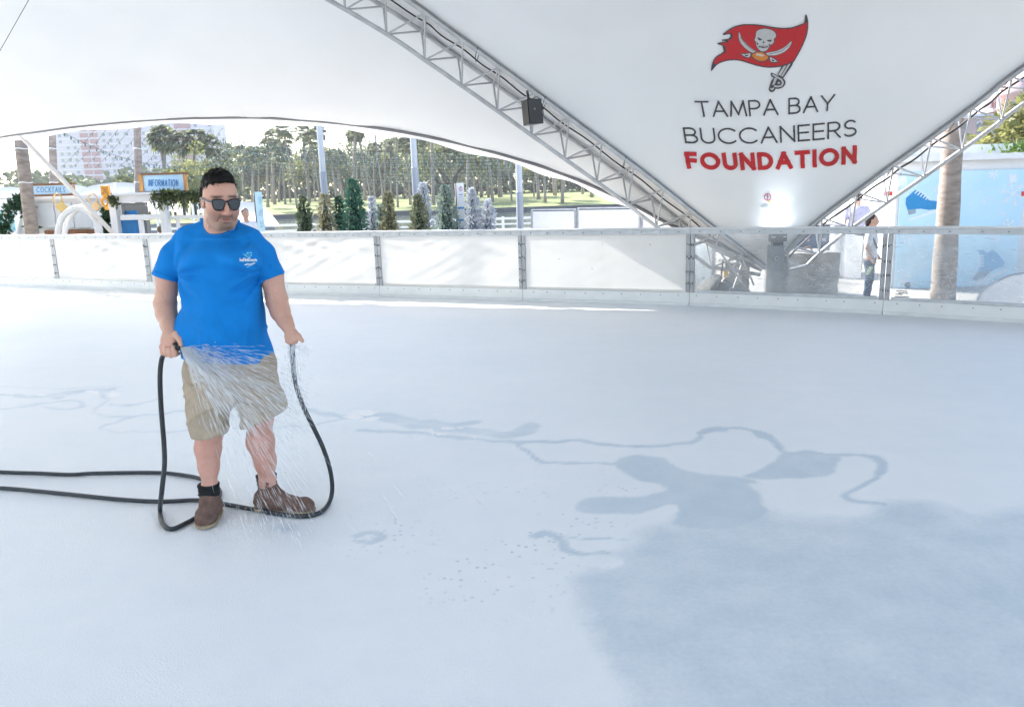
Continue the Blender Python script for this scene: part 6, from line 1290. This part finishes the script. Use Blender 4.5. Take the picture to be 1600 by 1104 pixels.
v, f = leaf_cloud(lambda r2: (Vector((r2.gauss(.1, .28), r2.gauss(0, .15), r2.random() ** 1.5 * .4)), Vector((r2.gauss(0, 1), r2.gauss(0, 1), .8))), 350, .12, 61, 1.5); tag(pyd('leaves', v, f, m_ivy if False else mat('shrub_leaves', (.14, .24, .05), .6, var=.5, vscale=5, transl=.3), t), kind='stuff'); MB().tube([(0, 0, -.9), (.05, 0, .2)], .03, 6).build('stem', m_oakb, t)
for x, s, h, w_ in ((1545, 1, 5.6, 'leftmost and lowest'), (1580, 2, 6.6, 'middle'), (1612, 3, 7.4, 'tallest')): p = at(x, 210, 42); oak(p.x, 42, ZG, h, 2.6, 200 + s, w_ + ' of the yellow green trees above the white roof' , YG, YG2, 'trees above the white roof', 1500, .28, .12, flat=.4, name='bank_tree')
def pink_house():
    Y = 95; t = thing('pink_building', 1540, 190, Y, 'pink stucco building with arched windows and domed turret far right', 'building'); mp = mat('pink_stucco', (.60, .42, .40), .85, var=.12, vscale=.4); mg = mat('grey_window', (.20, .25, .28), .3)
    part('wall', mp, t, 1490, 182, 1562, 330, Y, 8); part('wing', mp, t, 1555, 172, 1700, 330, Y + 3, 8); part('upper_wall', m_white, t, 1540, 148, 1700, 171.8, Y + 4, 8); part('cornice', m_white, t, 1488, 178.5, 1566, 182, Y - .3, 8.6); part('cornice', m_white, t, 1552, 168, 1702, 172, Y + 2.6, 8.6)
    for x in (1508, 1530, 1553): part('window', mg, t, x - 3, 194, x + 3, 208, Y - .06, .3); c = at(x, 194, Y - .06) - Vector(t.location); MB().tube([c + Vector((.28 * math.cos(a), 0, .28 * math.sin(a))) for a in np.linspace(0, 3.14, 9)], .09, 6).build('window_arch', m_white, t)
    for x in range(1550, 1600, 6): part('window', mat('red_shutter', (.45, .18, .17), .6), t, x, 160, x + 2.6, 167.5, Y + 3.9, .3)
    c = at(1588, 150, Y + 2) - Vector(t.location); MB().lathe([(2.0, -6), (2.0, 0), (2.2, .1), (2.0, .5), (1.5, 1.4), (.8, 2.0), (0, 2.2)], c, 20).build('turret', mp, t, smooth=True)
    for a in (-2.2, -1.6, -1.0): MB().box(c + Vector((2.0 * math.cos(a), 2.0 * math.sin(a), -1.3)), (.5, .3, .9), rz=a + 1.57).build('window', mg, t)
pink_house()
# concrete ballast, cases
m_conc = mat('concrete', (.30, .285, .265), .95, var=.35, vscale=6, bump=.9, bscale=22)
def block(x0, y0, x1, y1, Y, dep, lab, seed):
    c = at((x0 + x1) / 2, (y0 + y1) / 2, Y); k = pxk(Y); w = (x1 - x0) * k; h = at(x0, y0, Y).z - ZG; t = empty('concrete_block', (c.x, Y + dep / 2, ZG)); tag(t, lab, 'concrete block', 'ballast blocks'); bm = bmesh.new(); bmesh.ops.create_cube(bm, size=1); bmesh.ops.subdivide_edges(bm, edges=bm.edges[:], cuts=9, use_grid_fill=True); r2 = random.Random(seed)
    for vtx in bm.verts: vtx.co = Vector((vtx.co.x * w, vtx.co.y * dep, (vtx.co.z + .5) * h)) + Vector((r2.gauss(0, .008), r2.gauss(0, .008), r2.gauss(0, .008) if vtx.co.z > -.49 else 0))
    me = bpy.data.meshes.new('block'); bm.to_mesh(me); bm.free(); link('block', me, m_conc, t); MB().tube([Vector((.1 * math.cos(a) + w * .1, 0, h - .02 + .09 * math.sin(a))) for a in np.linspace(0, 3.14, 9)], .014, 6).build('lifting_loop', mat('rusty_loop', (.25, .15, .10), .8), t, smooth=True)
block(1221, 397, 1312, 450, 13.6, .95, 'large rough concrete ballast block right of the truss foot', 3); block(1133, 410, 1172, 448, 13.9, .8, 'smaller concrete ballast block left of the truss foot', 4)
t = thing('transport_case', 1281, 400, 17.2, 'dark navy transport case behind the concrete block', 'case'); mn = mat('navy_panel', (.03, .06, .12), .5, var=.2, vscale=3); part('body', mn, t, 1240, 352, 1300, 440, 17.2, 1.2, .02); part('edge_trim', m_alu, t, 1239, 350, 1301, 352.2, 17.15, 1.3)
for x in (1262, 1288): part('latch', m_alu, t, x - 3, 372, x + 3, 377, 17.16, .04)
t = thing('white_pillar', 1309, 380, 16.6, 'narrow white pillar between navy case and the woman', 'pillar'); part('shaft', m_white, t, 1301, 325, 1317, 480, 16.6, .22, .01); part('base', m_white, t, 1299, 405, 1319, 480, 16.55, .32, .01)
t = thing('equipment_cover', 1120, 420, 13.7, 'pale grey cover sheet hanging left of the truss foot', 'cover'); part('sheet', mat('pale_sheet', (.70, .74, .76), .7, var=.1, vscale=3, transl=.3), t, 1085, 375, 1112, 470, 13.9, .03); part('pole', m_alu, t, 1112.2, 378, 1118, 470, 13.9, .06)
o = MB().tube([at(1130, 405, 12.5), at(1127, 430, 12.5), at(1122, 448, 12.5)], .012, 6).build('chain', m_black); tag(o, 'dark chain hanging from the left truss by the foot', 'chain'); t = thing('yellow_tag', 1135, 428, 12.45, 'small yellow tag hanging beside the truss foot', 'tag'); part('card', mat('tag_yellow', (.75, .42, .06), .6), t, 1131, 423, 1138, 434, 12.45, .01); part('cord', m_black, t, 1134, 408, 1135, 423, 12.45, .008)
t = thing('barrier_block', 1331, 420, 16.4, 'low white barrier block standing left of the woman', 'barrier'); part('body', m_white, t, 1318.5, 368, 1346, 500, 16.4, .5, .03); part('foot', m_white, t, 1316, 452, 1349, 500, 16.35, .62, .02)
# ================================================================== people in the background
def bystander(label, px, foot_y, Y, H, yaw, skin, top_c, leg_c, hair_c, arms, z0=None, longhair=False, hh=.011, bulk=1.0):
    """coarse figure: one body mesh, clothing and hair as children; local frame faces -Y, then turned by yaw"""
    b = at(px, foot_y, Y); t = empty('person', (b.x, Y, ZG if z0 is None else z0), yaw); tag(t, label, 'person', 'people beyond the boards'); s = H / 1.75
    S = lambda *p: np.array(p) * s; lo, hi = S(-.42, -.42, -.02), S(.42, .42, 1.80)
    B = Field(lo, hi, hh)
    hipz, shz = .90, 1.40
    for sx in (-1, 1):
        B.chain([S(sx * .09, 0, .9), S(sx * .10, -.02, .5), S(sx * .10, .03, .10)], [.085 * s, .06 * s, .042 * s], .02); B.ell(S(sx * .10, -.05, .05), S(.045, .11, .05), .02)
    B.loft([(S(0, 0, .85)[2], 0, 0, .15 * s, .10 * s), (S(0, 0, 1.15)[2], 0, 0, .15 * s * bulk, .10 * s * bulk), (S(0, 0, 1.38)[2], 0, 0, .17 * s, .09 * s), (S(0, 0, 1.46)[2], 0, 0, .09 * s, .06 * s)], .04)
    B.cone(S(0, 0, 1.42), S(0, -.01, 1.54), .055 * s, .05 * s, .03); B.ell(S(0, -.015, 1.63), S(.075, .095, .115), .03); B.ell(S(0, -.05, 1.575), S(.05, .055, .05), .03); B.cone(S(0, -.105, 1.63), S(0, -.125, 1.60), .012 * s, .016 * s, .012)
    for sx in (-1, 1): B.ell(S(sx * .078, 0, 1.62), S(.012, .02, .032), .008); B.ell(S(sx * .03, -.108, 1.645), S(.014, .01, .009), .008, op='cut')
    for sx, (e, w) in zip((-1, 1), arms):
        sh_ = S(sx * .19, 0, 1.38); e = S(*e); w = S(*w); B.chain([sh_, e], [.055 * s, .043 * s], .03); B.chain([e, w], [.042 * s, .028 * s], .02); d = (w - e) / np.linalg.norm(w - e); B.ell(w + d * .05 * s, S(.032, .028, .05), .02)
        for k in range(4): B.cone(w + d * .07 * s + S((k - 1.5) * .014, -.005, 0), w + d * .15 * s + S((k - 1.5) * .014, -.02, 0), .009 * s, .008 * s, .005)
        B.cone(w + d * .03 * s + S(-sx * .02, -.02, 0), w + d * .09 * s + S(-sx * .03, -.05, 0), .011 * s, .009 * s, .008)
    B.mesh('body', mat('skin_%.2f_%.2f' % skin[:2], skin, .55, var=.1, vscale=20), t, relax=1)
    T = Field(lo, hi, hh)
    T.loft([(.86 * s, 0, 0, .175 * s * bulk, .125 * s * bulk), (1.12 * s, 0, 0, .172 * s * bulk, .125 * s * bulk), (1.36 * s, 0, 0, .185 * s, .108 * s), (1.46 * s, 0, 0, .10 * s, .07 * s)], .03)
    for sx, (e, w) in zip((-1, 1), arms): sh_ = S(sx * .185, 0, 1.385); e = S(*e); T.cone(sh_, sh_ + (e - sh_) * .72, .070 * s, .060 * s, .03)
    T.cone(S(0, -.03, 1.47), S(0, -.02, 1.6), .06 * s, .07 * s, .01, op='cut'); T.warp(lambda X, Y_, Z: .004 * np.sin(30 * Z + 20 * X) + .004 * np.sin(24 * X - 12 * Z)); T.mesh('shirt', mat('cloth_%.2f_%.2f_%.2f' % top_c, top_c, .9, var=.12, vscale=12), t, relax=1)
    Lg = Field(lo, hi, hh); Lg.loft([(.80 * s, 0, 0, .165 * s, .12 * s), (.93 * s, 0, 0, .168 * s, .118 * s)], .03)
    for sx in (-1, 1): Lg.chain([S(sx * .085, 0, .82), S(sx * .10, -.015, .5), S(sx * .10, .02, .09)], [.095 * s, .078 * s, .062 * s], .03)
    Lg.warp(lambda X, Y_, Z: .004 * np.sin(40 * Z + 30 * X)); Lg.plane(S(0, 0, .06), (0, 0, -1)); Lg.mesh('trousers', mat('cloth_%.2f_%.2f_%.2f' % leg_c, leg_c, .9, var=.25, vscale=14), t, relax=1)
    Hr = Field(lo, hi, hh * .8); Hr.ell(S(0, .012, 1.655), S(.086, .098, .108), .02)
    if longhair: Hr.cone(S(0, .07, 1.62), S(0, .09, 1.52), .06 * s, .035 * s, .03)
    X, Y_, Z = [a for a in Hr.sub(Hr.lo, Hr.lo + Hr.n * Hr.h)[1:]]; Hr.D = np.maximum(Hr.D, np.minimum(-(Y_ + .035 * s), (1.70 * s - Z))).astype(np.float32); Hr.D = np.maximum(Hr.D, np.minimum(.012 * s - Y_, 1.66 * s - Z)).astype(np.float32)
    Hr.mesh('hair', mat('hair_%.2f' % hair_c[0], hair_c, .6, var=.3, vscale=40), t, relax=1)
    for sx in (-1, 1): F2 = Field(S(sx * .10 - .09, -.22, -.02), S(sx * .10 + .09, .14, .14), hh * .8); F2.chain([S(sx * .10, .04, .05), S(sx * .10, -.11, .045)], [.052 * s, .045 * s], .01); F2.plane((0, 0, .004), (0, 0, -1)); F2.mesh('shoe', mat('shoe_grey', (.10, .10, .11), .7), t, relax=1)
    return t
ARM = ((-.25, .02, 1.12), (-.26, -.04, .88)), ((.25, .02, 1.12), (.26, -.04, .88))
bystander('man in a white shirt seen over the far boards', 385, 352, 19.4, 1.84, R_(35), (.50, .30, .22), (.75, .75, .76), (.12, .13, .16), (.06, .04, .03), (((-.25, .02, 1.12), (-.26, -.04, .88)), ((.25, .02, 1.12), (.27, -.10, .90))))
wm = bystander('dark haired woman in white top and jeans behind the clear board', 1356, 455, 12.9, 1.48, R_(62), (.55, .34, .26), (.72, .73, .77), (.045, .075, .14), (.02, .015, .013), (((-.24, .05, 1.12), (-.23, -.05, .90)), ((.22, .02, 1.12), (.20, -.12, .93))), longhair=True)
ph = MB().box((0, 0, 0), (.075, .012, .145), bev=.004).build('mobile_phone', mat('phone_case', (.45, .60, .35), .4)); ph.location = at(1358, 423, 12.72); ph.rotation_euler = (R_(20), R_(14), R_(30)); tag(ph, 'pale green mobile phone held by the woman in white', 'phone')
bs = MB().tube([Vector(p) for p in spline([at(1357, 362, 12.75), at(1364, 372, 12.72), at(1371, 388, 12.78)], 5)], .014, 6).build('bag_strap', mat('strap_dark', (.03, .035, .05), .7)); bs.parent = wm; bs.matrix_parent_inverse = (Matrix.Translation(wm.location) @ Matrix.Rotation(wm.rotation_euler.z, 4, 'Z')).inverted()
bystander('person in a lavender grey shirt and dark trousers behind the right truss', 1333, 440, 17.5, 1.80, R_(150), (.52, .33, .26), (.40, .40, .52), (.05, .05, .055), (.05, .035, .025), ARM)
bystander('person in a coral red top behind the information booth', 250, 352, 20.2, 1.45, R_(160), (.50, .32, .25), (.60, .22, .22), (.2, .2, .22), (.25, .17, .10), ARM, bulk=1.15)

# ================================================================== marks on the clear panes
def pane_marks(i, strokes, seed, n, zones, t):
    A, Bb = B_[i], B_[i + 1]; d = (Bb - A).normalized(); nz = Vector((-d.y, d.x, 0)); o = Vector((0, 0, CH)); off_ = A + nz * .016
    def hit(x, y): r = Vector(ray(x, y)); return o + r * ((off_ - o).dot(nz) / r.dot(nz))
    rr = random.Random(seed); V = []; F = []; loc = Vector(t.location); Mi = Matrix.Rotation(-t.rotation_euler.z, 3, 'Z')
    for k in range(n):
        x0, y0, x1, y1 = zones[rr.randrange(len(zones))]; x, y = rr.uniform(x0, x1), rr.uniform(y0, y1) ; a = rr.uniform(0, 3.14); L = rr.uniform(2, 11) * (1 if rr.random() < .8 else 2); p, q_ = hit(x, y), hit(x + L * math.cos(a), y + L * .7 * math.sin(a)); w = (q_ - p).normalized().cross(nz) * rr.uniform(.0007, .0018); b = len(V)
        V += [Mi @ (v - loc) for v in (p - w, p + w, q_ + w * .3, q_ - w * .3)]; F.append((b, b + 1, b + 2, b + 3))
    tag(pyd('scratches', V, F, mat('scratch_white', (.80, .82, .85), .8, transl=.4), t), kind='stuff')
    if strokes:
        ink = Ink(1398, 438, 1426, 468, .3); strokes(ink); ink.build('sticker', lambda P: np.array([list(Mi @ (hit(x, y) - loc)) for x, y in P]), t, .6)
bl_ = [o for o in bpy.data.objects if o.name.startswith('rink_board')]; bl_ = {tuple(round(c, 2) for c in o.location): o for o in bl_}
bo = lambda i: bl_[tuple(round(c, 2) for c in B_[i])]
def stick(k):
    C_ = (.10, .11, .14)
    for a in ([(1415, 443), (1421, 442)], [(1414, 446), (1422, 446)], [(1416, 449), (1421, 449)], [(1401, 454.5), (1417, 455)], [(1404, 457.5), (1418, 458)], [(1400, 459.5), (1410, 460)], [(1398, 463), (1420, 464)]): k.stroke(a, 1.5, C_)
pane_marks(7, None, 2, 190, [(1225, 385, 1330, 455), (1100, 385, 1200, 455), (1335, 395, 1372, 456), (1260, 410, 1310, 455)], bo(7)); pane_marks(8, stick, 3, 260, [(1395, 375, 1600, 468), (1462, 405, 1505, 466), (1462, 420, 1505, 466)], bo(8))
t = thing('white_mat', 1565, 470, 10.6, 'white curved sheet leaning behind the clear board at the right edge', 'sheet'); T0 = Vector(t.location); Ym = 10.6; pts = [(1526, 474), (1530, 462), (1542, 449), (1560, 438), (1580, 430), (1604, 426), (1640, 425), (1640, 500), (1526, 500)]
k0 = at(1526, 474, Ym); mb = MB(); P3 = [at(x, y, Ym) - k0 for x, y in pts]; pyd('sheet', [p + k0 - T0 for p in P3], [tuple(range(len(P3)))], mat('mat_film', (.86, .86, .86), .6, transl=.5), t); MB().tube([Vector(p) for p in spline([at(x, y, Ym - .02) - T0 for x, y in pts[:7]], 5)], .014, 6).build('edge_trim', mat('trim_grey', (.35, .37, .42), .6), t, smooth=True)
# ================================================================== air
hz = MB().box((0, 300, 38.5), (1500, 1300, 83)).build('haze', None); tag(hz, kind='stuff')
hm = bpy.data.materials.new('haze_air'); hm.use_nodes = True; hn = hm.node_tree.nodes; hn.remove(hn['Principled BSDF'])
hv_ = hn.new('ShaderNodeVolumePrincipled'); hv_.inputs['Color'].default_value = (.95, .97, 1, 1); hv_.inputs['Density'].default_value = .00034
hm.node_tree.links.new(hv_.outputs[0], hn['Material Output'].inputs['Volume']); hz.data.materials.append(hm)
